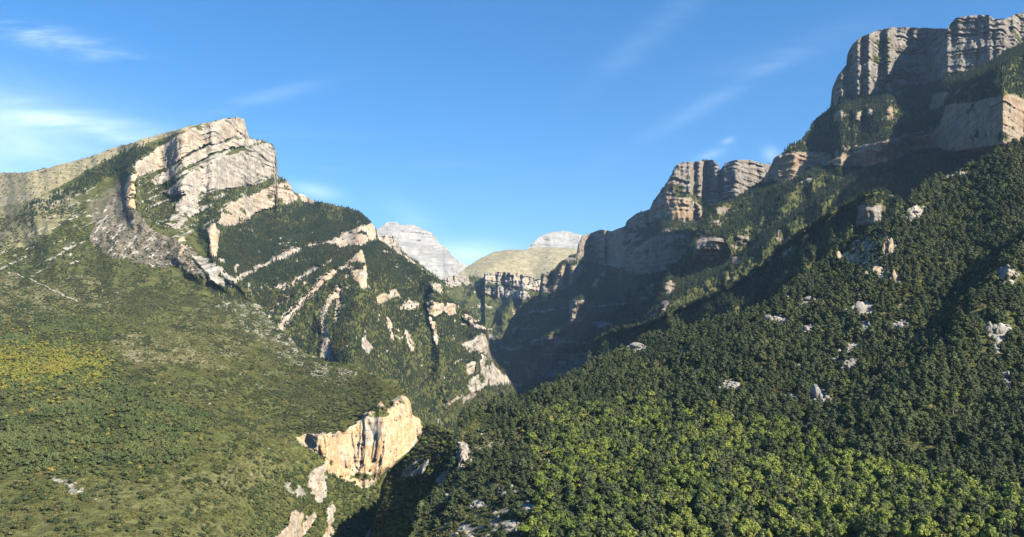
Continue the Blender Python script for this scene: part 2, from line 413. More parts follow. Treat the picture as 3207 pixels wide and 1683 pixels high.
    ledge_ = sstep(vn2(q * 0.9 + 0.1 * fl, (Wx + D) / (90 * fs), seed + 61), 0.30, 0.55) * sstep(fbm3(Wx / (45 * fs), D / (45 * fs), Wz / (20 * fs), seed + 62, 3), -0.15, 0.2)
    Wx = (X - CX) / FL * D; Wz = T * D
    # ground unevenness
    g = fbm3(Wx / 45, D / 45, Wz / 45, seed + 51, 3, 0.5)
    Wz = Wz + (1 - rs) * g * 2.2 * np.clip(D / 1500, 0.3, 2)
    if roll: Wz = Wz + roll * fbm2(Wx / 120, D / 120, seed + 81, 3, 0.5) * sstep(ty[None] * -1 + Y, 0, 170) * (1 - rs)
    P.xs, P.nv, P.Y, P.D, P.X = xs, nv, HZ - Wz / D * FL, D, X
    P.rs, P.warm, P.cid = rs, warm, cid
    # the far side of the mass
    nb = 10
    kb = (np.arange(1, nb + 1) / nb)[:, None]
    run = back_len * kb ** 1.6
    Db = D[-1:] + run
    drop = ((back(xs)[None] if callable(back) else back) + np.maximum(0, -T[-1:]) * 1.3) * run * sstep(run, 0, 60)
    Zb = Wz[-1:] + np.minimum(T[-1:], 0.05) * 0 - drop
    Xb = (X[-1:] - CX) / FL * D[-1:] + (X[-1:] - CX) / FL * run * 0.6
    VX = np.vstack([Wx, Xb]); VY = np.vstack([D, Db]); VZ = np.vstack([Wz, Zb])
    P.V = np.stack([VX, VY, VZ], -1)
    # measured steepness
    du = np.gradient(P.V, axis=1); dv = np.gradient(P.V, axis=0)
    n = np.cross(du, dv); n /= (np.linalg.norm(n, axis=-1, keepdims=True) + 1e-9)
    n *= np.sign(n[..., 2:3] + 1e-9)
    P.nz = n[..., 2]
    ext = lambda a: np.vstack([a, np.repeat(a[-1:], nb, 0)])
    rk = gblur(rock, 1.8, 1.8) * (1 - leafy_ledge * ledge_)
    rockx, warmx = ext(rk), ext(warm)
    rockx[nv:] *= 0.7
    P.Xe, P.Ye = ext(X), ext(Y)   # image coordinates before the ground was rolled
    Z = {'rock': np.maximum(rockx, 0), 'warm': gblur(warmx, 1, 1), 'grass': np.zeros_like(rockx), 'scree': np.zeros_like(rockx)}
    XWe, YWe = ext(XW), ext(YW)
    for zpoly, what, val in zones:
        m = inpoly(XWe, YWe, zpoly)
        if what in Z: Z[what] = np.where(m, np.maximum(Z[what], val) if val > 0 else 0, Z[what])
    P.Z = Z; P.XWe, P.YWe = XWe, YWe
    if hook: hook(P)
    zone = np.stack([Z['rock'], Z['warm'], Z['grass'], Z['scree']], -1).astype(np.float32)
    # faces, split into the slopes and each cliff
    R, Cc = P.V.shape[:2]
    idx = np.arange(R * Cc).reshape(R, Cc)
    F = np.stack([idx[:-1, :-1], idx[:-1, 1:], idx[1:, 1:], idx[1:, :-1]], -1)
    cf = np.full(F.shape[:2], -1); cf[:nv - 1] = cid[:-1, :-1]
    F = F.reshape(-1, 4); cf = cf.ravel()
    Vf = P.V.reshape(-1, 3); zf = zone.reshape(-1, 4)
    def sub(nm, mask):
        f = F[mask]; u, inv = np.unique(f, return_inverse=True)
        me = mesh_from(nm, Vf[u], inv.reshape(f.shape), MT[mat])
        a = me.attributes.new('zone', 'FLOAT_COLOR', 'POINT'); a.data.foreach_set('color', zf[u].ravel()); return me
    big = {i for i in range(len(cliffs)) if parts and cliffs[i].get('part', True) and (cf == i).sum() > 120}
    slope_mask = ~np.isin(cf, list(big)) if big else np.ones(len(cf), bool)
    P.obj = link(name, sub(name, slope_mask))
    tag(P.obj, label, cat, None, 'structure')
    for i in sorted(big):
        o = link(cliffs[i].get('n', 'cliff'), sub('cliff', cf == i), P.obj)
        if 'label' in cliffs[i]: o['label'] = cliffs[i]['label']
    PATCH[name] = P
    return P

def ledge_hook(amount, seed, bed=16.0, run=110.0, dip=0.0):
    def f(P):
        z = P.V[..., 2] - dip * P.V[..., 0]; lat = P.V[..., 0] + 0.6 * P.V[..., 1]
        n = 0.65 * fbm2(lat / run, z / bed, seed, 3, 0.55) + 0.35 * fbm2(lat / 22, z / 30, seed + 1, 3, 0.6)
        m = np.clip((n - 0.16) * 2.4 * amount, 0, 0.8)
        P.Z['rock'] = np.maximum(P.Z['rock'], m); P.Z['warm'] = np.maximum(P.Z['warm'], 0.25 * (m > 0.2))
    return f
K = lambda v: (lambda X, Y: np.full(X.shape, float(v)))
def grid_slope(tab):
    """slope from rows of (y, [(x, s), ...]) blended between rows"""
    ys = np.array([r[0] for r in tab], float)
    def f(X, Y):
        vals = np.stack([np.interp(X, [p[0] for p in r[1]], [p[1] for p in r[1]]) for r in tab], 0)
        o = np.argsort(ys); yy = ys[o]; vals = vals[o]
        k = np.clip(np.searchsorted(yy, Y) - 1, 0, len(yy) - 2)
        f0 = np.clip((Y - yy[k]) / (yy[k + 1] - yy[k]), 0, 1)
        a = np.take_along_axis(vals, k[None], 0)[0]; b = np.take_along_axis(vals, k[None] + 1, 0)[0]
        return a * (1 - f0) + b * f0
    return f


# ---- valley ground under everything ----
def valley_ground():
    n = 60; a = np.linspace(-1, 1, n)
    gx, gy = np.meshgrid(a * 11000, a * 8500 + 7000)
    gz = -620 + 40 * fbm2(gx / 1500, gy / 1500, 3, 3)
    V = np.stack([gx, gy, gz], -1).reshape(-1, 3); idx = np.arange(n * n).reshape(n, n)
    F = np.stack([idx[:-1, :-1], idx[:-1, 1:], idx[1:, 1:], idx[1:, :-1]], -1).reshape(-1, 4)
    tag(link('valley_ground', mesh_from('valley_ground', V, F, MT['floor'])), 'dark valley floor far below the canyon walls', 'ground', None, 'structure')
valley_ground()

def C(pts, **k): k['p'] = pts; return k

# ---- scrub plateau at the lower left, ending in the ochre cliff ----
P2_TOP = [(-80, 790), (60, 800), (250, 830), (480, 870), (640, 893), (770, 925), (815, 960), (850, 1010), (905, 1050), (940, 1108), (995, 1128), (1100, 1143),
          (1190, 1188), (1215, 1196), (1245, 1198), (1262, 1232), (1284, 1258), (1291, 1300), (1314, 1312), (1324, 1332)]
P2_BOT = [(-80, 1770), (1135, 1770), (1160, 1700), (1180, 1600), (1192, 1520), (1215, 1478), (1270, 1430), (1310, 1385), (1324, 1350)]
p2_slope = grid_slope([(1770, [(0, .13), (600, .13), (900, .5), (1300, .6)]), (1500, [(0, .13), (600, .14), (900, .45), (1300, .6)]), (1390, [(0, .14), (700, .14), (1300, .2)]),
                       (1250, [(0, .16), (1300, .14)]), (1100, [(0, .19), (900, .17), (1300, .2)]), (1000, [(0, .23), (900, .24)]), (880, [(0, .34), (900, .40)]), (780, [(0, .45), (900, .45)])])
p2_cliffs = [
    C([(925, 1372), (960, 1362), (1010, 1352), (1060, 1350), (1100, 1335), (1130, 1310), (1145, 1288), (1165, 1290), (1185, 1262), (1200, 1258), (1212, 1290), (1225, 1262), (1240, 1255), (1255, 1238),
       (1275, 1240), (1290, 1260), (1292, 1302), (1318, 1310), (1324, 1335), (1312, 1378), (1285, 1410), (1250, 1440), (1215, 1468), (1190, 1490), (1165, 1512), (1130, 1530),
       (1105, 1512), (1060, 1500), (1025, 1480), (1020, 1455), (1018, 1430), (975, 1405), (940, 1392)], s=4.0, w=0.95, label='broad ochre and white cliff face at the plateau edge', n='cliff'),
    C([(965, 1500), (985, 1470), (1018, 1462), (1026, 1490), (1026, 1540), (1010, 1570), (995, 1590), (985, 1560), (962, 1530)], s=3.0, w=0.25, label='pale cliff below the ochre face'),
    C([(900, 1640), (915, 1600), (940, 1610), (960, 1630), (985, 1600), (990, 1625), (965, 1670), (940, 1720), (900, 1760), (840, 1760), (850, 1690), (880, 1665)], s=2.6, w=0.5),
    C([(1025, 1600), (1035, 1580), (1052, 1600), (1046, 1640), (1028, 1700), (1010, 1760), (985, 1760), (1010, 1690), (1030, 1640)], s=2.6, w=0.45),
    C([(1140, 1680), (1160, 1650), (1165, 1665), (1150, 1700), (1120, 1740)], s=2.0, w=0.1),
    C([(875, 1520), (900, 1510), (950, 1530), (965, 1560), (930, 1570), (900, 1545)], s=0.4, r=0.62, w=0.0, part=False),
    C([(130, 1470), (160, 1475), (175, 1495), (215, 1500), (235, 1518), (272, 1525), (255, 1540), (205, 1550), (215, 1530), (190, 1510), (150, 1492)], s=0.25, r=0.5, w=0.05, part=False),
]
# pale stony ground along the crest above the canyon
p2_stony = [(780, 905), (860, 990), (925, 1070), (960, 1130), (1030, 1140), (1120, 1165), (1060, 1200), (960, 1170), (860, 1110), (760, 1030), (680, 960), (690, 915)]
def p2_hook(P):
    st = inpoly(P.XWe, P.YWe, p2_stony) * 0.30
    crest = inpoly(P.XWe, P.YWe, [(775, 915), (850, 1000), (905, 1045), (945, 1115), (925, 1120), (870, 1060), (800, 975)]) * 0.30
    n = fbm2(P.Xe / 9, P.Ye / 5, 77, 4, 0.6); spots = np.clip(n * 1.6 - 0.35, 0, 0.55)
    band = sstep(fbm2(P.Xe / 120, P.Ye / 60, 78, 3), -0.15, 0.35)
    P.Z['rock'] = np.maximum.reduce([P.Z['rock'], st + 0.5 * np.clip(n, -0.3, 1) * (st > 0), crest + 0.9 * n * (crest > 0), spots * band])
P2 = build_mass('plateau', P2_TOP, P2_BOT, [(-80, 500), (400, 500), (560, 530), (680, 600), (760, 690), (830, 790), (930, 900), (1020, 980), (1150, 1060), (1200, 1160), (1324, 1290)], p2_slope, p2_cliffs,
                spurs=[], zones=[([(330, 1060), (420, 1040), (560, 1080), (640, 1100), (660, 1130), (520, 1140), (400, 1130)], 'grass', 0.55),
                                 ([(-100, 780), (300, 780), (420, 900), (300, 1000), (-100, 1010)], 'grass', 0.35), ([(500, 1020), (640, 960), (760, 1000), (800, 1080), (700, 1150), (560, 1130)], 'grass', 0.16),
                                 ([(300, 1500), (640, 1470), (800, 1420), (900, 1450), (840, 1560), (600, 1600), (300, 1580)], 'grass', 0.12), ([(-100, 1580), (250, 1590), (600, 1640), (820, 1600), (800, 1770), (-100, 1770)], 'grass', 0.08)],
                mat='plateau', warp=10, rough=0.8, strata=0.35, seed=3, label='olive scrub plateau with scattered pale stones at lower left', cat='plateau',
                back=1.3, back_len=500, jag=3, relief=0.005, relief_px=150, hook=p2_hook, lateral=4, calm=20, fs=0.45, roll=7)

# ---- the big left mountain and the left wall of the canyon ----
L_TOP = [(-80, 541), (0, 541), (85, 540), (130, 530), (220, 508), (300, 485), (355, 463), (475, 428), (600, 394), (700, 372), (745, 366), (764, 372), (771, 403), (779, 428), (795, 436),
         (835, 442), (855, 453), (864, 475), (866, 530), (872, 552), (895, 565), (905, 573), (918, 600), (930, 606), (960, 615), (988, 632), (1040, 640), (1100, 655), (1130, 668),
         (1145, 685), (1170, 704), (1178, 720), (1181, 752), (1195, 763), (1250, 800), (1300, 835), (1340, 860), (1375, 882), (1388, 905), (1394, 930), (1430, 955), (1447, 965),
         (1500, 1000), (1523, 1030), (1530, 1060), (1535, 1110), (1560, 1145), (1590, 1180), (1603, 1205), (1628, 1252)]
L_BOT = [(-80, 905), (640, 925), (780, 1000), (900, 1130), (1100, 1230), (1180, 1320), (1240, 1420), (1300, 1480), (1450, 1480), (1560, 1400), (1628, 1330)]
def l_base(xs):
    a = np.array([depth_at(P2, float(np.clip(x, -75, 640)), float(ip(np.array([x]), L_BOT)[0])) for x in xs]) + 8
    b = ip(xs, [(-80, 1500), (560, 2100), (640, 2200), (780, 2280), (1000, 2290), (1180, 2290), (1300, 2350), (1440, 2550), (1560, 2900), (1628, 3200)])
    w = sstep(xs, 480, 760); return a * (1 - w) + b * w
l_slope = grid_slope([(1480, [(0, .5), (1100, .85), (1628, .9)]), (1100, [(0, .35), (700, .5), (1000, .8), (1628, .95)]), (900, [(0, .33), (500, .4), (700, .7), (1628, .9)]),
                      (780, [(0, .38), (300, .55), (600, .75), (1628, .85)]), (640, [(0, .42), (250, .55), (450, .75), (1000, .75)]), (540, [(0, .40), (300, .55), (500, .75), (1000, .75)]), (360, [(0, .40), (500, .5), (800, .55)])])
l_cliffs = [
    C([(408, 520), (460, 488), (530, 441), (600, 405), (660, 386), (745, 362), (770, 366), (778, 425), (770, 432), (740, 430), (690, 447), (635, 457), (590, 477), (560, 500), (530, 517), (480, 541), (440, 549), (424, 530)],
      s=3.2, w=0.36, label='summit cliff band of pale limestone with ochre stains'),
    C([(562, 507), (600, 481), (650, 461), (700, 450), (770, 434), (800, 438), (836, 444), (720, 464), (660, 481), (605, 522), (585, 528)], s=1.3, r=0.85, w=0.25),
    C([(512, 604), (560, 567), (605, 532), (650, 506), (700, 491), (760, 471), (810, 456), (850, 447), (868, 468), (868, 540), (874, 556), (820, 562), (790, 579), (770, 577), (758, 587), (700, 596),
       (650, 603), (622, 610), (621, 640), (626, 662), (600, 672), (556, 718), (518, 702), (545, 662), (550, 640), (582, 608), (545, 612)], s=3.6, w=0.16, label='tall pale limestone cliff below the summit band'),
    C([(470, 560), (540, 520), (600, 500), (560, 540), (520, 570), (480, 590)], s=1.2, r=0.55, w=0.1, part=False),
    C([(688, 702), (700, 652), (735, 632), (800, 606), (830, 592), (862, 580), (908, 570), (922, 605), (930, 625), (900, 637), (860, 651), (800, 669), (770, 692), (735, 707)], s=2.6, w=0.4, label='ochre streaked lower cliff band of the left mountain'),
    C([(930, 604), (960, 612), (988, 622), (988, 638), (950, 633)], s=2.5, w=0.3),
    C([(1052, 770), (1065, 742), (1090, 724), (1120, 710), (1172, 700), (1182, 728), (1182, 754), (1150, 766), (1110, 771), (1066, 782)], s=3.2, w=0.45, label='pale cliff at the right end of the wooded shoulder'),
    C([(715, 898), (745, 868), (790, 843), (850, 812), (852, 822), (795, 853), (752, 880), (724, 906)], s=1.4, r=1.5, w=0.25, part=False),
    C([(866, 1042), (885, 1002), (915, 968), (950, 926), (962, 936), (926, 980), (898, 1014), (878, 1050)], s=1.4, r=1.5, w=0.35, part=False),
    C([(1000, 1000), (1018, 950), (1040, 918), (1052, 924), (1030, 962), (1014, 1010)], s=1.4, r=1.4, w=0.35, part=False),
    C([(845, 816), (920, 777), (1000, 758), (1056, 748), (1060, 762), (1000, 768), (930, 789), (855, 826)], s=1.6, r=1.5, w=0.3, part=False),
    C([(1108, 800), (1135, 778), (1146, 830), (1152, 885), (1141, 910), (1112, 882), (1106, 852), (1080, 882), (1058, 894), (1085, 865), (1108, 838)], s=3.4, w=0.85, label='ochre rock buttress standing out of the woods'),
    C([(950, 930), (1000, 872), (1050, 842), (1100, 816), (1118, 790), (1120, 835), (1060, 856), (1010, 892), (966, 938)], s=2.0, r=1.3, w=0.55),
    C([(1028, 938), (1060, 890), (1072, 905), (1064, 960), (1056, 1018), (1044, 1012), (1058, 940)], s=1.8, r=1.5, w=0.5),
    C([(880, 905), (930, 868), (985, 838), (1040, 812), (1042, 820), (990, 848), (935, 880), (888, 914)], s=1.4, r=1.1, w=0.25, part=False),
    C([(830, 990), (870, 945), (920, 925), (918, 936), (876, 958), (838, 1000)], s=1.3, r=1.1, w=0.15, part=False),
    C([(1200, 1000), (1212, 985), (1230, 1010), (1238, 1070), (1226, 1062), (1214, 1020)], s=1.5, r=1.1, w=0.4, part=False),
    C([(1270, 1030), (1282, 1040), (1296, 1100), (1286, 1104), (1274, 1060)], s=1.4, r=1.0, w=0.3, part=False),
    C([(1006, 1000), (1020, 955), (1020, 1020), (1038, 1080), (1044, 1134), (998, 1124), (1010, 1060)], s=1.4, r=1.0, w=0.3, part=False),
    C([(1140, 1020), (1150, 1060), (1170, 1090), (1150, 1120), (1135, 1080)], s=1.2, r=0.9, w=0.2, part=False),
    C([(404, 548), (436, 540), (427, 580), (428, 640), (425, 664), (398, 645), (392, 600)], s=3.0, w=0.8),
    C([(562, 745), (582, 733), (580, 770), (558, 812), (552, 808), (570, 772)], s=2.4, w=0.7),
    C([(648, 722), (667, 698), (685, 720), (686, 780), (675, 818), (658, 800), (655, 768)], s=3.0, w=0.6),
    C([(584, 775), (606, 768), (626, 800), (662, 812), (702, 842), (724, 862), (740, 896), (700, 902), (662, 888), (628, 838)], s=1.4, r=0.62, w=0.05, part=False),
    C([(735, 820), (748, 830), (742, 865), (728, 850)], s=1.5, r=0.7, w=0.2, part=False),
    C([(775, 880), (800, 855), (790, 885), (785, 930), (778, 925)], s=1.3, r=0.65, w=0.2, part=False),
    C([(1165, 950), (1190, 924), (1242, 898), (1247, 930), (1210, 946), (1176, 958)], s=2.4, w=0.85),
    C([(1230, 960), (1280, 935), (1315, 950), (1310, 970), (1250, 972)], s=1.5, r=0.55, w=0.2, part=False),
    C([(1328, 952), (1350, 943), (1427, 954), (1430, 988), (1405, 992), (1390, 976), (1360, 992), (1344, 980)], s=2.4, w=0.5),
    C([(1342, 985), (1362, 1000), (1373, 1065), (1366, 1092), (1352, 1030)], s=2.2, w=0.55),
    C([(1443, 992), (1460, 984), (1522, 1014), (1527, 1036), (1488, 1026)], s=2.0, w=0.3),
    C([(1446, 1078), (1480, 1064), (1510, 1046), (1533, 1064), (1537, 1108), (1480, 1108), (1458, 1092)], s=3.4, w=0.2, label='bright white crag above the gorge'),
    C([(1458, 1142), (1478, 1128), (1494, 1130), (1486, 1172), (1463, 1178)], s=2.6, w=0.25),
    C([(1500, 1108), (1540, 1118), (1553, 1150), (1592, 1180), (1604, 1206), (1560, 1214), (1520, 1222), (1480, 1234), (1456, 1200), (1500, 1168)], s=1.5, r=0.60, w=0.1, label='broken white rock slope beside the gorge'),
    C([(1340, 690 + 190), (1385, 885), (1392, 915), (1380, 925), (1350, 905)], s=1.6, r=0.6, w=0.2, part=False),
]
l_flat = [(275, 745), (330, 650), (398, 560), (420, 655), (480, 722), (560, 762), (600, 772), (662, 862), (640, 872), (560, 832), (480, 842), (400, 812), (320, 802)]
l_bare = [(-100, 520), (-100, 660), (60, 640), (180, 590), (300, 520), (420, 462), (520, 430), (620, 395), (760, 360), (700, 340), (400, 400), (0, 500)]
def l_hook(P):
    n = fbm2(P.Xe / 14, P.Ye / 8, 91, 4, 0.6)
    fl = inpoly(P.XWe, P.YWe, l_flat)
    # ribbed, eroded flank: ribs run down to the left
    r = fbm2((P.Xe + P.Ye * 0.9) / 8, (P.Ye - P.Xe * 0.9) / 46, 92, 3, 0.65)
    P.Z['rock'] = np.maximum(P.Z['rock'], np.where(fl, 0.10 + 0.95 * r, 0))
    # beds dipping to the left break out on the open slopes
    q = fbm2((P.Xe * 0.45 + P.Ye) / 7.0, (P.Xe - P.Ye * 0.45) / 70, 93, 3, 0.5)
    open_ = inpoly(P.Xe, P.Ye, [(430, 560), (620, 480), (860, 445), (920, 600), (680, 720), (560, 760), (440, 660)])
    P.Z['rock'] = np.maximum(P.Z['rock'], np.where(open_, np.clip(0.25 + q * 0.7, 0, 0.75), 0))
    low = inpoly(P.Xe, P.Ye, [(-100, 640), (300, 560), (330, 760), (200, 860), (-100, 900)])
    P.Z['rock'] = np.maximum(P.Z['rock'], np.where(low, np.clip(q * 0.8 + 0.08, 0, 0.5), 0))
    keep = P.Z['rock'].copy(); ledge_hook(0.9, 541, 20.0, 130.0, 0.42)(P)
    P.Z['rock'] = np.where((P.Xe > 640) & (P.Ye > 690), P.Z['rock'], keep)
    can = (P.Xe > 850) & (P.Ye > 760)
    P.Z['rock'] = np.maximum(P.Z['rock'], np.where(can, np.clip(fbm2(P.Xe / 12, P.Ye / 22, 95, 4, 0.6) * 1.3 - 0.30, 0, 0.5), 0))
L = build_mass('mountain', L_TOP, L_BOT, l_base, l_slope, l_cliffs,
               spurs=[dict(l=[(690, 700), (650, 720), (672, 800), (740, 890)], h=0.025, near=40, far=20),
                      dict(l=[(600, 640), (560, 720), (600, 780), (700, 870), (780, 920)], h=0.015, near=50, far=60),
                      dict(l=[(420, 540), (410, 640), (480, 720), (560, 800), (650, 870)], h=0.03, near=60, far=30),
                      dict(l=[(1178, 740), (1140, 830), (1140, 920), (1110, 1050), (1100, 1150)], h=0.05, near=60, far=60),
                      dict(l=[(1390, 920), (1370, 1010), (1400, 1120), (1420, 1230)], h=0.04, near=50, far=60),
                      dict(l=[(1530, 1060), (1500, 1150), (1520, 1230)], h=0.03, near=40, far=40)],
               zones=[(l_bare, 'grass', 0.9), (l_flat, 'scree', 0.9), ([(-100, 660), (180, 600), (260, 640), (120, 760), (-100, 830)], 'grass', 0.45),
                      ([(270, 640), (400, 555), (400, 600), (300, 700)], 'scree', 0.6)],
               mat='left', warp=8, dip=0.42, seed=7, label='tilted limestone mountain with bare grassy back and stepped pale cliffs on the left', hook=l_hook, relief=0.03, relief_px=90, dx=2.4, dy=2.4, lateral=8, rough=0.55, strata=1.25,
               xgrad=lambda X, Y: sstep(Y, 900, 640) * 0.16 * np.clip((X - 420) / 450, -0.7, 1.2))

# ---- near wooded hill, lower right ----
# rock outcrops standing out of the near wood: (x, y of the foot, width, height in image pixels, stone, label)
OUTCROPS = [
    (2565, 1252, 66, 80, 'stone', 'big rounded grey boulder standing alone in the near wood'),
    (2700, 985, 74, 70, 'stone', 'large pale crag with dark left face in the middle of the wooded slope'),
    (2534, 942, 52, 26, 'stone', 'pale rock on the crest, upper left of the large crag'),
    (2440, 1003, 66, 28, 'stone', 'long pale rock ledge near the crest, left of the large crag'),
    (2529, 1036, 52, 30, 'stone', 'pale rock below the long ledge'),
    (2709, 1040, 50, 22, 'stone', 'low flat rock just under the large crag'),
    (2824, 1040, 70, 48, 'stone', 'broad pale outcrop left of the shaded gully'),
    (2871, 1078, 30, 36, 'stone', 'small bright rock at the edge of the shaded gully'),
    (2674, 1110, 50, 26, 'stone', 'pale rock cap at the top of the bare slab'),
    (2664, 1162, 50, 40, 'stone', 'sloping bare slab between the trees'),
    (2289, 1225, 74, 36, 'stone', 'rough pale outcrop at the upper edge of the oak wood'),
    (2501, 1172, 24, 20, 'stone', 'small white rock above the big boulder'),
    (3134, 1042, 74, 52, 'stone', 'white outcrop inside the shaded gully at far right'),
    (3124, 1086, 22, 34, 'stone', 'narrow white rock under the gully outcrop'),
    (3154, 1182, 38, 42, 'stone', 'lowest white outcrop at far right'),
    (1994, 1090, 84, 28, 'stone', 'row of white rocks along the left end of the crest'),
    (2804, 880, 30, 56, 'stone_warm', 'narrow tan pinnacle below the broken crags'),
    (2749, 862, 58, 52, 'stone_warm', 'rounded tan crag with overhanging shaded side'),
    (2791, 790, 34, 74, 'stone_warm', 'leaning ochre slab at the top of the wooded spur'),
    (2654, 812, 44, 46, 'stone_warm', 'blunt tan crag at the left end of the spur'),
    (2479, 1252, 60, 20, 'stone', 'low grey rocks left of the big boulder'),
    (1722, 1456, 24, 12, 'stone', 'small white rock in the clearing of the near hill'),
    (1600, 1652, 62, 26, 'stone', 'pale rocks in the open corner near the bottom edge'),
    (1648, 1600, 50, 20, 'stone', 'flat pale rocks beside the open corner of the wood'),
    (1460, 1672, 46, 22, 'stone_warm', 'tan rock at the bottom edge above the gorge'),
    (1500, 1590, 44, 16, 'stone', 'low pale rock among the shrubs above the gorge'),
]
P1_TOP = [(1270, 1765), (1290, 1700), (1297, 1657), (1320, 1602), (1355, 1562), (1395, 1527), (1416, 1497), (1420, 1447), (1433, 1387), (1437, 1330), (1446, 1307), (1480, 1290), (1525, 1272), (1625, 1256),
          (1675, 1243), (1730, 1213), (1800, 1178), (1900, 1128), (1949, 1096), (2019, 1062), (2060, 1052), (2159, 1032), (2319, 996), (2384, 970), (2449, 930), (2484, 892), (2569, 838), (2594, 812), (2634, 772),
          (2719, 732), (2769, 709), (2824, 697), (2859, 612), (2939, 560), (3019, 535), (3104, 492), (3134, 468), (3207, 446), (3290, 415)]
P1_BOT = [(1270, 1790), (3290, 1790)]
p1_slope = grid_slope([(1790, [(1270, .15), (1900, .17), (2300, .19), (2800, .23), (3290, .28)]), (1350, [(1270, .15), (1900, .18), (2300, .22), (2800, .27), (3290, .33)]),
                       (1150, [(1270, .16), (1900, .24), (2319, .36), (2769, .46), (3290, .52)]), (900, [(1900, .3), (2319, .42), (2769, .52), (3290, .58)]), (600, [(2319, .5), (2769, .62), (3290, .66)]), (400, [(2319, .6), (3290, .72)])])
p1_cliffs = [
    C([(1422, 1440), (1432, 1388), (1455, 1390), (1475, 1420), (1470, 1460), (1440, 1490), (1424, 1500)], s=3.0, w=0.3, label='dark crag on the near edge of the gorge'),
    C([(2660, 770), (2680, 740), (2740, 725), (2800, 720), (2812, 735), (2790, 790), (2775, 835), (2740, 855), (2700, 840), (2660, 835), (2620, 815)], s=1.0, r=0.46, w=0.5, label='broken tan crags on the wooded spur'),
    C([(2850, 640), (2900, 645), (2890, 690), (2840, 710), (2830, 680)], s=1.4, r=0.6, w=0.2),
    C([(2940, 560), (2990, 532), (3035, 535), (3030, 550), (2970, 562)], s=1.4, r=0.8, w=0.5),
    C([(3120, 840), (3160, 830), (3190, 850), (3180, 900), (3140, 910), (3110, 880)], s=1.6, r=0.6, w=0.3),
]
def p1_hook(P):
    for ox, oy, ow, oh, _, _ in OUTCROPS:
        m = ((P.Xe - ox) / (ow * 0.5)) ** 2 + ((P.Ye - oy - 4) / (oh * 0.3 + 9)) ** 2 < 1
        P.Z['rock'] = np.where(m, 0.7, P.Z['rock'])
    n = fbm2(P.Xe / 16, P.Ye / 9, 61, 4, 0.6)
    patchy = inpoly(P.XWe, P.YWe, [(1425, 1360), (1560, 1350), (1720, 1420), (1760, 1480), (1680, 1560), (1640, 1690), (1400, 1700), (1340, 1640), (1420, 1500)])
    P.Z['rock'] = np.maximum(P.Z['rock'], np.where(patchy, np.clip(0.12 + n * 0.8, 0, 0.6), 0))
    P.Z['grass'] = np.maximum(P.Z['grass'], np.where(patchy, np.clip(0.25 + 0.6 * n, 0, 0.8), 0))
    up = inpoly(P.XWe, P.YWe, [(1900, 1130), (2100, 1040), (2400, 950), (2700, 760), (2830, 720), (2900, 900), (2800, 1100), (2500, 1200), (2200, 1230)])
    P.Z['rock'] = np.maximum(P.Z['rock'], np.where(up, np.clip(n * 2.2 - 0.34, 0, 0.75), 0))
    P.Z['scree'] = np.maximum(P.Z['scree'], np.where(up, np.clip(0.3 * n, 0, 1), 0))
P1 = build_mass('wooded_hill', P1_TOP, P1_BOT, [(1270, 640), (1450, 560), (1700, 500), (2300, 470), (3290, 430)], p1_slope, p1_cliffs,
                spurs=[dict(l=[(3290, 700), (3207, 780), (3130, 880), (3050, 980), (2980, 1070), (2900, 1150), (2780, 1230)], h=0.085, near=170, far=30),
                       dict(l=[(2824, 700), (2800, 800), (2700, 900), (2560, 1000), (2400, 1080), (2200, 1150)], h=0.035, near=120, far=60),
                       dict(l=[(2480, 890), (2400, 985), (2250, 1080), (2050, 1150), (1900, 1210)], h=0.03, near=90, far=60)],
                zones=[], mat='near', warp=9, rough=1.3, strata=1.0, seed=13, label='near hill densely wooded with oaks and pines at lower right', cat='hill',
                back=lambda x: ip(x, [(1900, 0.16), (2250, 0.8)]), back_len=420, jag=3, relief=0.006, relief_px=200, hook=p1_hook, lateral=5, calm=18, fs=0.35, leafy_ledge=0.5, roll=13)  # unseen back kept nearly level at its left, shaped to shade the gorge

# ---- gorge floor between plateau and near hill ----
G_TOP = [(1120, 1470), (1170, 1440), (1250, 1390), (1323, 1335), (1370, 1345), (1440, 1370), (1500, 1390)]
G_EDGE = [(1120, 1520), (1170, 1508), (1200, 1492), (1250, 1497), (1285, 1488), (1330, 1484), (1345, 1500), (1380, 1512), (1400, 1508), (1425, 1480), (1450, 1460), (1500, 1450)]
def g_slope(X, Y):
    e = np.interp(X, [p[0] for p in G_EDGE], [p[1] for p in G_EDGE]); return np.where(Y > e, 3.0, 0.75)
g_edge_poly = [(x, y) for x, y in G_EDGE] + [(1500, 1790), (1120, 1790)]
GG = build_mass('gorge_slope', G_TOP, [(1120, 1790), (1500, 1790)], [(1120, 1300), (1250, 1225), (1350, 1165), (1500, 1085)], g_slope,
                [C(g_edge_poly, s=3.0, r=0.24, w=0.1, label='sheer gorge wall in deep shade'),  # dark plant cover; rock share lowered further to deepen the wall's shade
                 C([(1250, 1480), (1300, 1470), (1335, 1440), (1348, 1425), (1345, 1450), (1325, 1490), (1260, 1500)], s=1.4, r=0.75, w=0.0, part=False),
                 C([(1365, 1500), (1395, 1470), (1412, 1455), (1418, 1490), (1400, 1512), (1360, 1518)], s=1.4, r=0.8, w=0.0, part=False),
                 C([(1258, 1475), (1300, 1440), (1342, 1422), (1310, 1450), (1275, 1482)], s=1.4, r=0.7, w=0.0, part=False),
                 C([(1362, 1430), (1372, 1408), (1376, 1425), (1368, 1445), (1350, 1465)], s=1.4, r=0.8, w=0.0, part=False)],
                mat='plateau', seed=17, label='wooded shelf with white rock edge above the shaded gorge', cat='gorge', warp=6, back=0.0, back_len=120, relief=0.02)

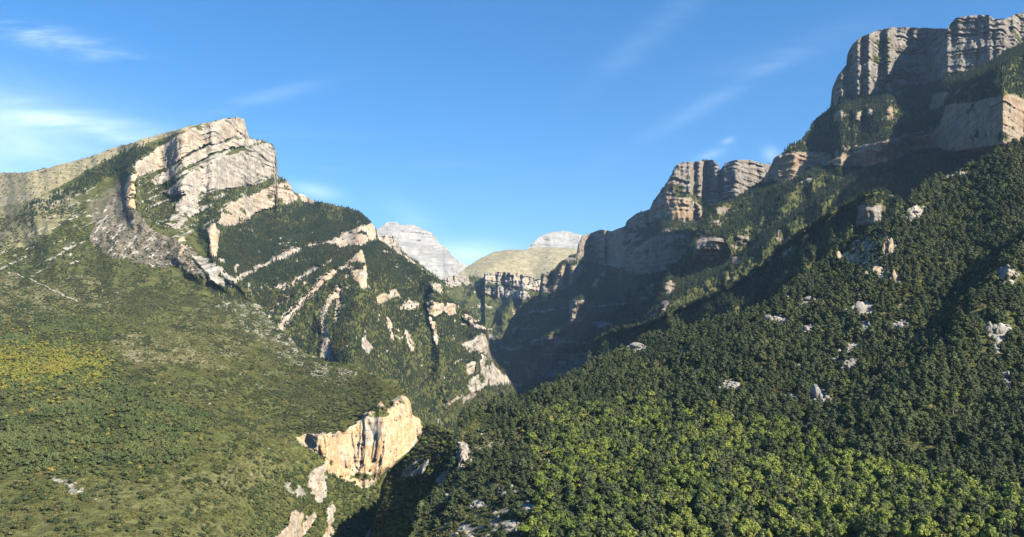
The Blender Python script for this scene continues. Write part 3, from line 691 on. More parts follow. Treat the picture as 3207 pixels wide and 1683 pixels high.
# ---- second spur behind the near hill ----
B_TOP = [(1840, 1110), (1870, 1062), (1919, 1036), (2024, 1016), (2099, 976), (2169, 946), (2244, 921), (2319, 881), (2390, 831), (2440, 772), (2519, 722), (2609, 662), (2700, 612), (2760, 598), (2810, 620), (2880, 680)]
B_BOT = [(1840, 1240), (1900, 1210), (2060, 1130), (2319, 1070), (2449, 1010), (2594, 900), (2719, 820), (2880, 780)]
B = build_mass('wooded_spur', B_TOP, B_BOT, [(1840, 1850), (2060, 1720), (2319, 1580), (2594, 1480), (2760, 1450), (2880, 1430)],
               lambda X, Y: 0.42 + 0.75 * sstep(Y - np.interp(X, [p[0] for p in B_TOP], [p[1] for p in B_TOP]), 40, 75) + 0.25 * sstep(X, 2400, 2700),
               [C([(2688, 642), (2765, 640), (2755, 700), (2678, 712)], s=2.5, r=0.8, w=0.1), C([(2440, 790), (2500, 760), (2490, 800), (2450, 820)], s=1.2, r=0.5, w=0.2, part=False)],
               spurs=[dict(l=B_TOP[2:-2], h=0.03, near=28, far=10)],
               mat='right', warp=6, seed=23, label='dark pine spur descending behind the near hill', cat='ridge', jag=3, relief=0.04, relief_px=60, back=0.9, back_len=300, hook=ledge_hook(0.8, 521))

# ---- right-hand mountain: wooded terraces, cliff bands and the grey summit wall ----
R3_TOP = [(2010, 1018), (2025, 988), (2060, 952), (2074, 892), (2100, 852), (2130, 822), (2168, 764), (2184, 722), (2192, 690), (2215, 648), (2300, 629), (2345, 598), (2385, 573), (2405, 540), (2424, 496), (2449, 481), (2469, 465),
          (2519, 436), (2531, 415), (2549, 386), (2579, 360), (2602, 341), (2606, 318), (2604, 290), (2609, 270), (2624, 236), (2652, 203), (2656, 165), (2669, 140), (2699, 115), (2744, 97), (2799, 86), (2869, 87),
          (2966, 91), (2977, 75), (2994, 57), (3044, 48), (3094, 47), (3114, 60), (3149, 60), (3184, 43), (3207, 39), (3290, 28)]
R3_BOT = [(2010, 1100), (2169, 1020), (2319, 960), (2440, 860), (2519, 800), (2700, 700), (2850, 720), (3000, 620), (3290, 520)]
cc = [(2415, 515), (2424, 492), (2449, 480), (2500, 479), (2560, 477), (2600, 484), (2640, 464), (2690, 455), (2720, 452), (2790, 436), (2830, 425), (2880, 425), (2920, 418), (2942, 395), (2962, 330), (3000, 325), (3060, 318), (3100, 308),
      (3150, 298), (3207, 310), (3290, 296), (3290, 432), (3207, 442), (3140, 470), (3100, 482), (3000, 474), (2940, 464), (2880, 472), (2810, 498), (2780, 512), (2720, 527), (2690, 523), (2640, 522), (2560, 518), (2530, 532), (2490, 562), (2440, 573), (2390, 576)]
up_bot = [(2606, 336), (2644, 313), (2719, 301), (2769, 281), (2834, 271), (2909, 263), (2994, 233), (3104, 196), (3159, 157), (3207, 137), (3290, 110)]
up_mid = [(2656, 203), (2759, 187), (2834, 184), (2884, 152), (2969, 107), (3044, 119), (3129, 127), (3207, 106), (3290, 80)]
r3_cliffs = [
    C([(2590, 345), (2596, 270), (2615, 235), (2656, 205)] + up_mid[1:] + up_bot[::-1], s=3.2, w=0.06, label='lower tier of the grey summit wall'),
    C([(2648, 200), (2650, 160), (2690, 105), (2790, 70), (2960, 75), (2990, 40), (3100, 30), (3290, 10)] + [(x, y - 4) for x, y in up_mid[::-1]], s=4.0, w=0.12, label='upper tier of the grey summit wall'),
    C(cc, s=4.2, w=0.6, label='middle cliff band with ochre patches above the pines'),
    C([(2610, 356), (2640, 340), (2644, 376), (2614, 382)], s=2.5, w=0.7), C([(2678, 352), (2700, 346), (2696, 380), (2676, 384)], s=2.5, w=0.7), C([(2716, 345), (2735, 340), (2732, 366), (2716, 370)], s=2.4, w=0.3),
    C([(2770, 345), (2795, 332), (2797, 370), (2772, 378)], s=2.5, w=0.6), C([(2912, 345), (2925, 296), (2975, 284), (2955, 325), (2930, 350)], s=2.2, w=0.5),
    C([(2740, 300), (2790, 275), (2830, 272), (2842, 300), (2780, 305)], s=0.8, r=0.55, w=0.0, part=False),
    C([(2166, 800), (2172, 768), (2192, 744), (2272, 744), (2277, 782), (2250, 812), (2182, 822)], s=2.4, w=0.3, label='fluted tan cliff among the pines'),
    C([(2284, 808), (2325, 798), (2322, 828), (2290, 832)], s=1.8, w=0.3), C([(2078, 892), (2104, 878), (2120, 905), (2106, 928), (2084, 918)], s=2.2, w=0.3),
    C([(2062, 944), (2102, 934), (2092, 978), (2060, 974)], s=2.0, w=0.15), C([(2022, 992), (2080, 974), (2087, 998), (2028, 1016)], s=2.2, w=0.25),
    C([(2432, 720), (2442, 718), (2440, 750), (2432, 748)], s=2.2, w=0.3), C([(2300, 735), (2350, 740), (2340, 765), (2300, 770)], s=1.6, r=0.6, w=0.3, part=False),
    C([(2230, 650), (2285, 645), (2290, 670), (2240, 675)], s=1.8, r=0.6, w=0.4, part=False), C([(2370, 690), (2400, 685), (2390, 705)], s=1.6, r=0.6, w=0.3, part=False), C([(2228, 690), (2262, 688), (2255, 715), (2230, 712)], s=1.7, r=0.6, w=0.3, part=False),
]
# the wall is stepped in plan: stretches that face the morning sun, stretches that turn away
def stairs(knots):
    kx = np.array([k[0] for k in knots], float); kv = np.array([k[1] for k in knots], float)
    return lambda x: np.interp(x, kx, kv)
cc_st = stairs([(2390, 0.10), (2448, 0.03), (2500, 0.045), (2560, 0.055), (2562, 0.055), (2634, -0.01), (2668, 0.005), (2672, -0.01), (2700, 0.0), (2780, -0.055), (2810, -0.04), (2910, -0.02), (2940, -0.08), (3130, -0.38), (3140, -0.40), (3207, -0.34), (3290, -0.33)])
up_st = stairs([(2600, 0.10), (2640, 0.05), (2660, 0.055), (2700, 0.06), (2705, 0.04), (2760, 0.05), (2850, 0.04), (2860, 0.02), (2905, 0.03), (2910, 0.0), (2970, -0.05), (3010, -0.06), (3060, -0.045), (3110, -0.05), (3120, -0.07), (3207, -0.09), (3290, -0.1)])
def r3_grad(X, Y):
    mid = sstep(Y, np.interp(X, [p[0] for p in up_bot], [p[1] for p in up_bot]) + 40, np.interp(X, [p[0] for p in up_bot], [p[1] for p in up_bot]) - 5)
    lowcc = np.interp(X, [2390, 2440, 2530, 2700, 2810, 3000, 3290], [580, 575, 535, 525, 500, 475, 435])
    c = sstep(Y, lowcc + 25, lowcc - 5) * (1 - mid)
    return c * cc_st(X) * 0.55 + mid * up_st(X) * 0.35
r3_slope = grid_slope([(1100, [(2000, .62), (3290, .7)]), (800, [(2000, .62), (3290, .7)]), (600, [(2000, .62), (3290, .7)]), (450, [(2000, .8), (3290, .8)]), (300, [(2000, .8), (3290, .85)]), (100, [(2000, .8), (3290, .85)])])
R3 = build_mass('mountain', R3_TOP, R3_BOT, [(2010, 2120), (2169, 2120), (2319, 2110), (2519, 2110), (2700, 2120), (3000, 2110), (3290, 2100)], r3_slope, r3_cliffs,
                spurs=[dict(l=[(2760, 530), (2640, 590), (2540, 650), (2440, 722), (2350, 802), (2270, 852), (2180, 892), (2080, 960)], h=0.05, near=50, far=12),
                       dict(l=[(2580, 520), (2480, 590), (2420, 640), (2330, 705), (2270, 745), (2180, 770)], h=0.045, near=50, far=12),
                       dict(l=[(2900, 400), (2780, 440), (2700, 470)], h=0.02, near=40, far=14)],
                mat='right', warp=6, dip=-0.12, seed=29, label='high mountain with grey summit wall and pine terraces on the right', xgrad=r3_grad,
                relief=0.02, relief_px=60, dx=2.4, dy=2.4, rough=0.35, strata=1.7, jag=2.2, fs=0.75, hook=ledge_hook(0.85, 511))

# ---- flat-topped peak and the right wall of the canyon behind ----
R4_TOP = [(1530, 1215), (1545, 1160), (1556, 1100), (1572, 1060), (1600, 1002), (1640, 952), (1688, 926), (1696, 857), (1722, 852), (1733, 848), (1750, 826), (1780, 806), (1806, 797), (1810, 766), (1822, 738), (1860, 727),
          (1880, 719), (1915, 725), (1958, 708), (1964, 690), (1995, 668), (2035, 655), (2045, 631), (2080, 586), (2109, 537), (2119, 516), (2140, 509), (2200, 505), (2230, 500), (2248, 515), (2256, 532), (2270, 512), (2300, 502),
          (2345, 501), (2380, 510), (2415, 517), (2470, 530)]
R4_BOT = [(1530, 1330), (1640, 1350), (1800, 1260), (2020, 1140), (2120, 1000), (2200, 860), (2300, 720), (2470, 660)]
r4_cliffs = [
    C([(2108, 540), (2119, 505), (2230, 490), (2256, 525), (2300, 490), (2425, 505), (2400, 560), (2382, 578), (2345, 593), (2310, 628), (2280, 622), (2230, 642), (2200, 622), (2150, 606), (2114, 606)], s=2.8, w=0.15, label='grey face of the flat topped peak'),
    C([(2076, 628), (2090, 617), (2160, 626), (2196, 646), (2203, 692), (2160, 692), (2078, 682)], s=4.0, w=0.75, label='square ochre cliff under the flat topped peak'),
    C([(1962, 722), (1960, 688), (2035, 650), (2045, 625), (2080, 580), (2110, 534), (2116, 608), (2077, 625), (2075, 686), (2030, 702)], s=2.2, r=0.85, w=0.1, label='dark western flank of the flat topped peak'),
    C([(1944, 778), (1948, 754), (1966, 734), (2026, 726), (2022, 746), (1976, 766)], s=2.0, r=0.9, w=0.15),
    C([(1806, 770), (1818, 734), (1880, 714), (1962, 704), (1960, 738), (1945, 782), (2000, 772), (2080, 724), (2172, 742), (2162, 792), (2080, 852), (2000, 862), (1900, 832), (1830, 822), (1806, 800)], s=4.0, r=0.95, w=0.3, label='great shaded wall on the right side of the canyon'),
    C([(1733, 916), (1738, 862), (1760, 834), (1832, 828), (1836, 850), (1800, 882), (1770, 912)], s=3.4, w=0.6, label='sunlit ochre fluted cliff above the canyon'),
    C([(1692, 928), (1692, 852), (1724, 848), (1724, 922)], s=4.5, w=0.45, label='square rock pillar at the canyon mouth'),
    C([(1900, 842), (1896, 880), (1872, 908), (1848, 908), (1868, 870)], s=2.4, w=0.7),
    C([(1780, 985), (1786, 940), (1842, 944), (1848, 972), (1822, 1012), (1784, 1018)], s=2.6, w=0.5, label='ochre rock spur low in the canyon'),
    C([(1606, 1030), (1620, 1020), (1625, 1040), (1610, 1048)], s=2.0, w=0.2),
    C([(1660, 1068), (1700, 1054), (1775, 1058), (1762, 1092), (1668, 1098)], s=1.6, r=0.8, w=0.05),
    C([(1640, 1150), (1700, 1130), (1800, 1110), (1860, 1100), (1840, 1150), (1740, 1190), (1650, 1195)], s=1.6, r=0.6, w=0.1),
    C([(1850, 1010), (1900, 1000), (1930, 1020), (1900, 1035), (1860, 1030)], s=1.6, r=0.6, w=0.1, part=False),
    C([(1975, 920), (2060, 900), (2050, 940), (1990, 945)], s=2.2, r=0.65, w=0.1, part=False),
]
def r4_grad(X, Y):
    st = stairs([(1530, 0.0), (1690, 0.06), (1696, -0.02), (1722, 0.02), (1733, 0.0), (1760, 0.02), (1832, 0.12), (1862, 0.10), (1900, 0.10), (1950, -0.05), (1975, -0.04), (2030, -0.03), (2076, -0.09), (2112, -0.115), (2118, -0.115), (2248, -0.065), (2256, -0.05), (2268, -0.075), (2420, -0.02), (2470, -0.01)])
    return 0.6 * st(X) * sstep(Y, 960, 880)
R4 = build_mass('canyon_wall', R4_TOP, R4_BOT, [(1530, 3900), (1640, 3700), (1800, 3420), (2020, 3150), (2120, 3250), (2200, 3340), (2300, 3430), (2470, 3480)], K(0.66), r4_cliffs,
                spurs=[dict(l=[(1900, 845), (1850, 905), (1800, 950), (1780, 1010), (1720, 1050), (1660, 1080)], h=0.05, near=30, far=12),
                       dict(l=[(1730, 915), (1680, 950), (1640, 1000), (1600, 1040)], h=0.03, near=28, far=14),
                       dict(l=[(1950, 1000), (1850, 1040), (1760, 1075), (1660, 1140)], h=0.03, near=30, far=15)],
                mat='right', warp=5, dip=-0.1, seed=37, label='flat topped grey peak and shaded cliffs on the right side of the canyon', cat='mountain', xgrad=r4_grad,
                relief=0.02, relief_px=45, dx=2.4, dy=2.4, jag=2.0, lateral=1.5, rough=0.4, strata=1.5, hook=ledge_hook(1.9, 501))

# ---- cliffs closing the canyon, pasture hill, far peaks ----
E = build_mass('canyon_head', [(1340, 890), (1384, 878), (1395, 866), (1450, 861), (1465, 864), (1514, 873), (1518, 856), (1565, 851), (1630, 860), (1695, 876), (1760, 892)],
               [(1340, 1180), (1540, 1260), (1760, 1150)], [(1340, 4300), (1540, 4700), (1760, 4600)], K(0.75),
               [C([(1380, 895), (1384, 872), (1395, 860), (1450, 855), (1468, 862), (1468, 893), (1400, 897)], s=3.6, w=0.1, label='left cliff band at the head of the canyon'),
                C([(1514, 880), (1516, 850), (1565, 845), (1630, 854), (1700, 872), (1700, 918), (1640, 906), (1570, 887)], s=3.6, w=0.35, label='right cliff band at the head of the canyon'),
                C([(1500, 912), (1512, 898), (1560, 896), (1650, 916), (1662, 930), (1642, 940), (1560, 930), (1515, 918)], s=2.4, r=0.9, w=0.1),
                C([(1490, 950), (1540, 945), (1550, 970), (1500, 975)], s=1.6, r=0.55, w=0.2, part=False)],
               spurs=[dict(l=[(1518, 870), (1490, 910), (1460, 960), (1470, 1010)], h=0.02, near=30, far=14), dict(l=[(1640, 905), (1600, 950), (1560, 1000)], h=0.02, near=30, far=14)],
               mat='left', warp=4, seed=41, label='cliffs closing the head of the canyon below the pasture hill', cat='cliffs', jag=1.5, relief=0.02, relief_px=40, dx=2.2, dy=2.2, lateral=1.5, hook=ledge_hook(1.0, 531),
               xgrad=lambda X, Y: stairs([(1340, 0), (1384, 0.0), (1395, -.008), (1470, .012), (1514, .012), (1518, -.008), (1560, -0.012), (1700, .012), (1760, .012)])(X))
L4 = build_mass('limestone_ridge', [(1130, 735), (1182, 735), (1215, 735), (1240, 742), (1250, 768), (1262, 790), (1278, 802), (1300, 815), (1340, 850), (1370, 868), (1400, 900)], [(1130, 860), (1400, 960)],
                [(1130, 3400), (1400, 3900)], K(0.7), [C([(1160, 728), (1215, 728), (1245, 738), (1256, 770), (1252, 800), (1220, 785), (1160, 770)], s=3.0, w=0.15), C([(1200, 790), (1262, 800), (1285, 810), (1310, 826), (1290, 832), (1230, 815)], s=2.4, w=0.1),
                 C([(1310, 830), (1345, 858), (1375, 880), (1350, 880)], s=2.0, r=0.8, w=0.1)],
                mat='left', warp=4, seed=43, label='pale cliff edge showing behind the wooded shoulder', cat='ridge', dx=2.2, dy=2.2, jag=1.5, relief=0.01)
F_ = build_mass('pasture_hill', [(1390, 905), (1425, 876), (1437, 857), (1460, 838), (1500, 812), (1545, 790), (1590, 782), (1640, 783), (1665, 777), (1705, 774), (1800, 779), (1850, 790), (1900, 810)], [(1390, 980), (1900, 960)],
                [(1390, 5600), (1640, 5700), (1900, 5800)], K(0.42), [], spurs=[dict(l=[(1700, 774), (1665, 779), (1620, 805), (1570, 835), (1520, 860)], h=0.02, near=60, far=40), dict(l=[(1590, 782), (1560, 795), (1500, 830), (1450, 860)], h=0.012, near=50, far=40),
                 dict(l=[(1800, 779), (1760, 810), (1720, 850)], h=0.015, near=50, far=40)],
                zones=[([(1300, 700), (2000, 700), (2000, 1000), (1300, 1000)], 'grass', 1.0)], mat='hill', warp=3, seed=47, label='smooth tawny pasture hill beyond the canyon head', cat='hill', jag=0.6, relief=0.006, relief_px=80, back=0.4, back_len=1500)
def far_hook(P):
    q = fbm2((P.Ye - 0.10 * P.Xe) / 7, P.Xe / 120, 99, 3, 0.6)
    P.Z['rock'] = np.clip(0.75 + q * 0.5, 0, 1); P.Z['scree'][:] = 1.0
def far_slope(y_c):
    def f(X, Y):
        b = np.zeros(X.shape)
        for yc, w in y_c: b = np.maximum(b, np.exp(-((Y - yc - 4 * fbm2(X / 40, Y * 0, int(yc), 3)) / w) ** 2))
        return 0.55 + 2.2 * b
    return f
FP = build_mass('far_peak', [(1080, 790), (1130, 748), (1180, 719), (1206, 702), (1213, 695), (1243, 695), (1250, 705), (1290, 703), (1328, 719), (1354, 732), (1369, 750), (1375, 765), (1400, 776), (1414, 800), (1440, 820), (1475, 836), (1500, 850)],
                [(1080, 940), (1500, 940)], [(1080, 8600), (1300, 8900), (1500, 9200)], far_slope([(702, 5), (742, 6), (778, 9), (815, 8), (850, 12)]), [], mat='far', warp=3, seed=53, label='highest far pale grey peak with layered rock, left of the pasture hill', cat='peak', jag=0.4,
                relief=0.005, relief_px=60, hook=far_hook, back=0.5, back_len=2500, dx=2.2, dy=1.8)
HP = build_mass('far_peak', [(1560, 800), (1650, 782), (1662, 768), (1690, 741), (1720, 729), (1760, 723), (1792, 728), (1830, 741), (1860, 758), (1940, 790)], [(1560, 880), (1940, 880)], [(1560, 9600), (1940, 9800)],
                far_slope([(745, 8), (765, 5)]), [], mat='far', warp=3, seed=59, label='smaller far grey peak above the crest of the pasture hill', cat='peak', jag=0.4, relief=0.005, relief_px=60, hook=far_hook, back=0.5, back_len=2500, dx=2.2, dy=1.8)

# =====================================================================================
#  Trees and shrubs
# =====================================================================================
def leaf_cloud(lobes, n, size, r, squash=0.8, up=0.25):
    """n leaf clumps (quads) spread over the outer shell of the lobes, plus a closed inner mass per lobe"""
    V = []; F = []
    w = np.array([l[3] ** 2 for l in lobes]); cnt = np.maximum(4, (n * w / w.sum()).astype(int))
    for (cx, cy, cz, rad), k in zip(lobes, cnt):
        d = r.normal(size=(k, 3)); d /= np.linalg.norm(d, axis=1)[:, None]
        d[:, 2] = np.where(d[:, 2] < -0.45, -d[:, 2] * 0.6, d[:, 2])
        rr = rad * (0.72 + 0.42 * r.random(k))
        p = np.stack([cx + d[:, 0] * rr, cy + d[:, 1] * rr, cz + d[:, 2] * rr * squash], 1)
        nn = d + r.normal(size=(k, 3)) * 0.45; nn[:, 2] += up; nn /= np.linalg.norm(nn, axis=1)[:, None]
        a = np.cross(nn, r.normal(size=(k, 3))); a /= np.linalg.norm(a, axis=1)[:, None]; b = np.cross(nn, a)
        s_ = size * (0.6 + 0.8 * r.random(k))[:, None]
        q = [p - a * s_, p - b * s_ * 0.75 + nn * s_ * 0.2, p + a * s_, p + b * s_ * 0.75 + nn * s_ * 0.2]
        for i in range(k):
            o = len(V); V += [q[0][i], q[1][i], q[2][i], q[3][i]]; F.append((o, o + 1, o + 2, o + 3))
        # inner mass
        o = len(V); nu, nv_ = 7, 4
        for jv in range(nv_ + 1):
            th = math.pi * jv / nv_
            for iu in range(nu):
                ph = 2 * math.pi * iu / nu; f = rad * 0.78 * (0.85 + 0.3 * r.random())
                V.append((cx + f * math.sin(th) * math.cos(ph), cy + f * math.sin(th) * math.sin(ph), cz + f * math.cos(th) * squash))
        for jv in range(nv_):
            for iu in range(nu):
                F.append((o + jv * nu + iu, o + (jv + 1) * nu + iu, o + (jv + 1) * nu + (iu + 1) % nu, o + jv * nu + (iu + 1) % nu))
    return np.array(V), np.array(F)
def tube(path, radii, n=6):
    V = []; F = []
    for k, (p, rr) in enumerate(zip(path, radii)):
        for i in range(n):
            a = 2 * math.pi * i / n; V.append((p[0] + rr * math.cos(a), p[1] + rr * math.sin(a), p[2]))
        if k:
            for i in range(n):
                a0 = (k - 1) * n + i; a1 = (k - 1) * n + (i + 1) % n; F.append((a0, a1, a1 + n, a0 + n))
    return V, F
def trunk_mesh(h, rad, r, limbs=4, spread=1.6, start=0.4):
    V, F = tube([(0, 0, -0.8), (0.1, 0, h * 0.35), (0.15 * r.normal(), 0.15 * r.normal(), h * 0.7), (0.1, 0, h)], [rad * 1.3, rad, rad * 0.6, rad * 0.15])
    for k in range(limbs):
        a = 2 * math.pi * (k + r.random()) / limbs; z0 = h * (start + 0.4 * k / limbs)
        v, f = tube([(0, 0, z0), (math.cos(a) * spread * 0.5, math.sin(a) * spread * 0.5, z0 + spread * 0.45), (math.cos(a) * spread, math.sin(a) * spread, z0 + spread * 0.8)], [rad * 0.5, rad * 0.35, rad * 0.12], 4)
        o = len(V); V += v; F += [tuple(i + o for i in q) for q in f]
    return np.array(V), np.array(F)
def crown(kind, seed):
    r = np.random.default_rng(seed)
    if kind in ('oak', 'ash', 'gold', 'rust'):
        H = 8.5; wf = 0.7 + 0.5 * r.random(); lobes = [(0, 0, 5.4, 2.5 * wf ** 0.5)]
        for k in range(6):
            a = 2 * math.pi * k / 6 + r.random(); rad = (1.2 + 0.9 * r.random()) * wf ** 0.4; q = (1.4 + 1.1 * r.random()) * wf
            lobes.append((math.cos(a) * q, math.sin(a) * q, 3.6 + 2.6 * r.random(), rad))
        lobes.append((0.5 * r.normal(), 0.5 * r.normal(), 7.2, 1.4))
        return leaf_cloud(lobes, 330, 0.55, r, 0.9), H
    if kind == 'pine':
        H = 9.5; lobes = []; wf = 0.75 + 0.5 * r.random()
        for k in range(9):
            z = 2.6 + 6.2 * k / 8; w = 2.5 * wf * (1 - (k / 9.0) ** 1.6) + 0.4; a = k * 2.4 + r.random()
            lobes.append((math.cos(a) * w * 0.55, math.sin(a) * w * 0.55, z, 0.65 * w + 0.55))
        return leaf_cloud(lobes, 340, 0.5, r, 0.62, 0.5), H
    if kind == 'fir':
        H = 11.0; lobes = []
        for k in range(9):
            z = 1.8 + 8.8 * k / 8; w = 2.1 * (1 - k / 9.2) + 0.15; a = k * 2.4
            lobes.append((math.cos(a) * w * 0.25, math.sin(a) * w * 0.25, z, w))
        return leaf_cloud(lobes, 260, 0.5, r, 0.75, 0.3), H
    if kind == 'shrub':
        lobes = [(0, 0, 1.2, 1.7)] + [(1.5 * r.normal() * 0.7, 1.5 * r.normal() * 0.7, 0.8 + 0.9 * r.random(), 0.9 + 0.5 * r.random()) for _ in range(4)]
        return leaf_cloud(lobes, 150, 0.42, r, 0.85), 3.0
    if kind == 'scrub':
        lobes = [(r.normal() * 0.7, r.normal() * 0.7, 0.35, 0.55 + 0.4 * r.random()) for _ in range(4)]
        return leaf_cloud(lobes, 44, 0.32, r, 0.7), 1.0
def stone_mesh(name, r, sx, sy, sz, mat, n=10, planes=13):
    """broken limestone block: a body bounded by fracture planes, with bedding notches"""
    V = []; F = []; nu, nv_ = n * 2, n
    for j in range(nv_ + 1):
        th = math.pi * j / nv_
        for i in range(nu):
            ph = 2 * math.pi * i / nu; V.append((math.sin(th) * math.cos(ph), math.sin(th) * math.sin(ph), math.cos(th)))
    V = np.array(V); pn = r.normal(size=(planes, 3)); pn[:, 2] *= 0.7; pn /= np.linalg.norm(pn, axis=1)[:, None]
    ph_ = 0.62 + 0.38 * r.random(planes)
    dots = V @ pn.T; rad = np.where(dots > 0.05, ph_[None] / np.maximum(dots, 0.05), 9).min(1); rad = np.minimum(rad, 1.25)
    sd = int(r.integers(1000))
    rad = rad * (1 + 0.16 * fbm3(V[:, 0] * 3 + sd, V[:, 1] * 3, V[:, 2] * 3, sd, 3, 0.6))
    z = V[:, 2] * rad; rad = rad * (1 - 0.10 * (((z * 2.3 + 0.3 * V[:, 0] + sd) % 1.0) < 0.22))
    V = V * rad[:, None] * np.array([sx, sy, sz])
    for j in range(nv_):
        for i in range(nu):
            F.append((j * nu + i, (j + 1) * nu + i, (j + 1) * nu + (i + 1) % nu, j * nu + (i + 1) % nu))
    return mesh_from(name, V, F, mat, smooth=False)

KINDS = {'oak': (6, 0.22), 'ash': (6, 0.22), 'gold': (3, 0.2), 'rust': (2, 0.2), 'pine': (6, 0.24), 'fir': (3, 0.2), 'shrub': (4, 0.08), 'scrub': (3, 0.03)}
PROTO = {}; PARTS = {}
for kd, (nvar, tr) in KINDS.items():
    cl = bpy.data.collections.new('kind_' + kd); PROTO[kd] = cl; PARTS[kd] = []
    for i in range(nvar):
        (cv, cf), H = crown(kd, 100 + i * 7 + len(kd))
        cm = mesh_from(kd + '_crown', cv, cf, ML[kd], smooth=False)
        tv, tf = trunk_mesh(H * 0.86, tr, np.random.default_rng(i), 4 if kd not in ('fir', 'scrub') else 0, H * 0.2)
        tm = mesh_from(kd + '_trunk', tv, tf, MT['bark'])
        PARTS[kd].append((cm, tm, H))
        both = mesh_from(kd + '_whole', np.vstack([cv, tv]), np.vstack([cf, tf + len(cv)]), ML[kd], smooth=False)
        both.materials.append(MT['bark'])
        mi = np.zeros(len(cf) + len(tf), np.int32); mi[len(cf):] = 1; both.polygons.foreach_set('material_index', mi)
        cl.objects.link(bpy.data.objects.new('%s_%d' % (kd, i), both))
st_col = bpy.data.collections.new('kind_stone'); PROTO['stone'] = st_col
for i in range(4):
    st_col.objects.link(bpy.data.objects.new('stone_%d' % i, stone_mesh('stone', np.random.default_rng(40 + i), 1.4, 1.0, 0.75, MT['stone'], 5)))

# what the eye can reach, to leave out plants behind other land
BW, BH = int(PW / 5) + 40, int(PH / 5) + 40
BUF = np.full((BH, BW), 1e9)
ALL = [P2, L, P1, GG, B, R3, R4, E, L4, F_, FP, HP]
for P in ALL:
    ii = np.clip((P.Y / 5 + 10).astype(int), 0, BH - 1); jj = np.clip((P.X / 5 + 20).astype(int), 0, BW - 1)
    np.minimum.at(BUF, (ii.ravel(), jj.ravel()), P.D.ravel())
b2 = BUF.copy()
for dy_ in (-1, 0, 1):
    for dx_ in (-1, 0, 1): b2 = np.where(BUF >= 1e9, np.minimum(b2, np.roll(np.roll(BUF, dy_, 0), dx_, 1)), b2)
BUF = b2

def scatter(P, dens, spacing, seed, rows_back=3, ymax=1705, hidden=False):
    r = np.random.default_rng(seed)
    V = P.V[:P.nv + rows_back]; de = dens[:P.nv + rows_back]
    A, B_, C_, D_ = V[:-1, :-1], V[:-1, 1:], V[1:, 1:], V[1:, :-1]
    cr = np.cross(C_ - A, D_ - B_); area = 0.5 * np.abs(cr[..., 2]) + 0.12 * np.linalg.norm(cr, axis=-1)
    lam = area * 0.25 * (de[:-1, :-1] + de[:-1, 1:] + de[1:, 1:] + de[1:, :-1])
    lam = np.minimum(lam, 40)
    n = r.poisson(lam); tot = int(n.sum())
    if tot == 0: return np.zeros((0, 3))
    fi = np.repeat(np.arange(n.size), n.ravel()); fr, fc = np.unravel_index(fi, n.shape)
    u = r.random(tot)[:, None]; w = r.random(tot)[:, None]
    p = (A[fr, fc] * (1 - u) + B_[fr, fc] * u) * (1 - w) + (D_[fr, fc] * (1 - u) + C_[fr, fc] * u) * w
    # keep a living distance
    if spacing > 0:
        key = np.floor(p[:, 0] / spacing).astype(np.int64) * 1000003 + np.floor(p[:, 1] / spacing).astype(np.int64) * 1009 + np.floor(p[:, 2] / (spacing * 2)).astype(np.int64)
        _, first = np.unique(key, return_index=True); p = p[first]
    px = CX + p[:, 0] / p[:, 1] * FL; py = HZ - p[:, 2] / p[:, 1] * FL
    ok = (px > -60) & (px < PW + 60) & (py < ymax)
    jj = np.clip((px / 5 + 20).astype(int), 0, BW - 1); ii = np.clip((py / 5 + 10).astype(int), 0, BH - 1)
    ok &= p[:, 1] < BUF[ii, jj] * 1.03 + 14
    return p[ok]

GN = {}
def gn_group(kd):
    if kd in GN: return GN[kd]
    g = bpy.data.node_groups.new('plant_' + kd, 'GeometryNodeTree')
    g.interface.new_socket('Geometry', in_out='INPUT', socket_type='NodeSocketGeometry'); g.interface.new_socket('Geometry', in_out='OUTPUT', socket_type='NodeSocketGeometry')
    N = g.nodes; Lk = g.links
    gi = N.new('NodeGroupInput'); go = N.new('NodeGroupOutput'); ci = N.new('GeometryNodeCollectionInfo')
    ci.inputs['Collection'].default_value = PROTO[kd]; ci.inputs['Separate Children'].default_value = True; ci.inputs['Reset Children'].default_value = True
    iop = N.new('GeometryNodeInstanceOnPoints'); iop.inputs['Pick Instance'].default_value = True
    def attr(nm, ty):
        a = N.new('GeometryNodeInputNamedAttribute'); a.data_type = ty; a.inputs['Name'].default_value = nm
        return [o for o in a.outputs if o.enabled and o.name == 'Attribute'][0]
    e2r = N.new('FunctionNodeEulerToRotation')
    Lk.new(attr('rot', 'FLOAT_VECTOR'), e2r.inputs[0]); Lk.new(e2r.outputs[0], iop.inputs['Rotation'])
    Lk.new(attr('siz', 'FLOAT_VECTOR'), iop.inputs['Scale']); Lk.new(attr('var', 'INT'), iop.inputs['Instance Index'])
    Lk.new(gi.outputs[0], iop.inputs['Points']); Lk.new(ci.outputs[0], iop.inputs['Instance']); Lk.new(iop.outputs[0], go.inputs[0])
    GN[kd] = g; return g
def params(n, seed, kd, smin, smax):
    r = np.random.default_rng(seed)
    sc = smin + (smax - smin) * r.beta(1.6, 2.6, n); xy = sc ** 0.85 * (0.75 + 0.4 * r.random(n))
    rot = np.stack([0.06 * r.normal(size=n), 0.06 * r.normal(size=n), 6.283 * r.random(n)], 1)
    if kd == 'stone': rot[:, :2] *= 6
    return rot, np.stack([xy, xy, sc], 1), r.integers(0, len(PROTO[kd].objects), n)
COUNT = {}
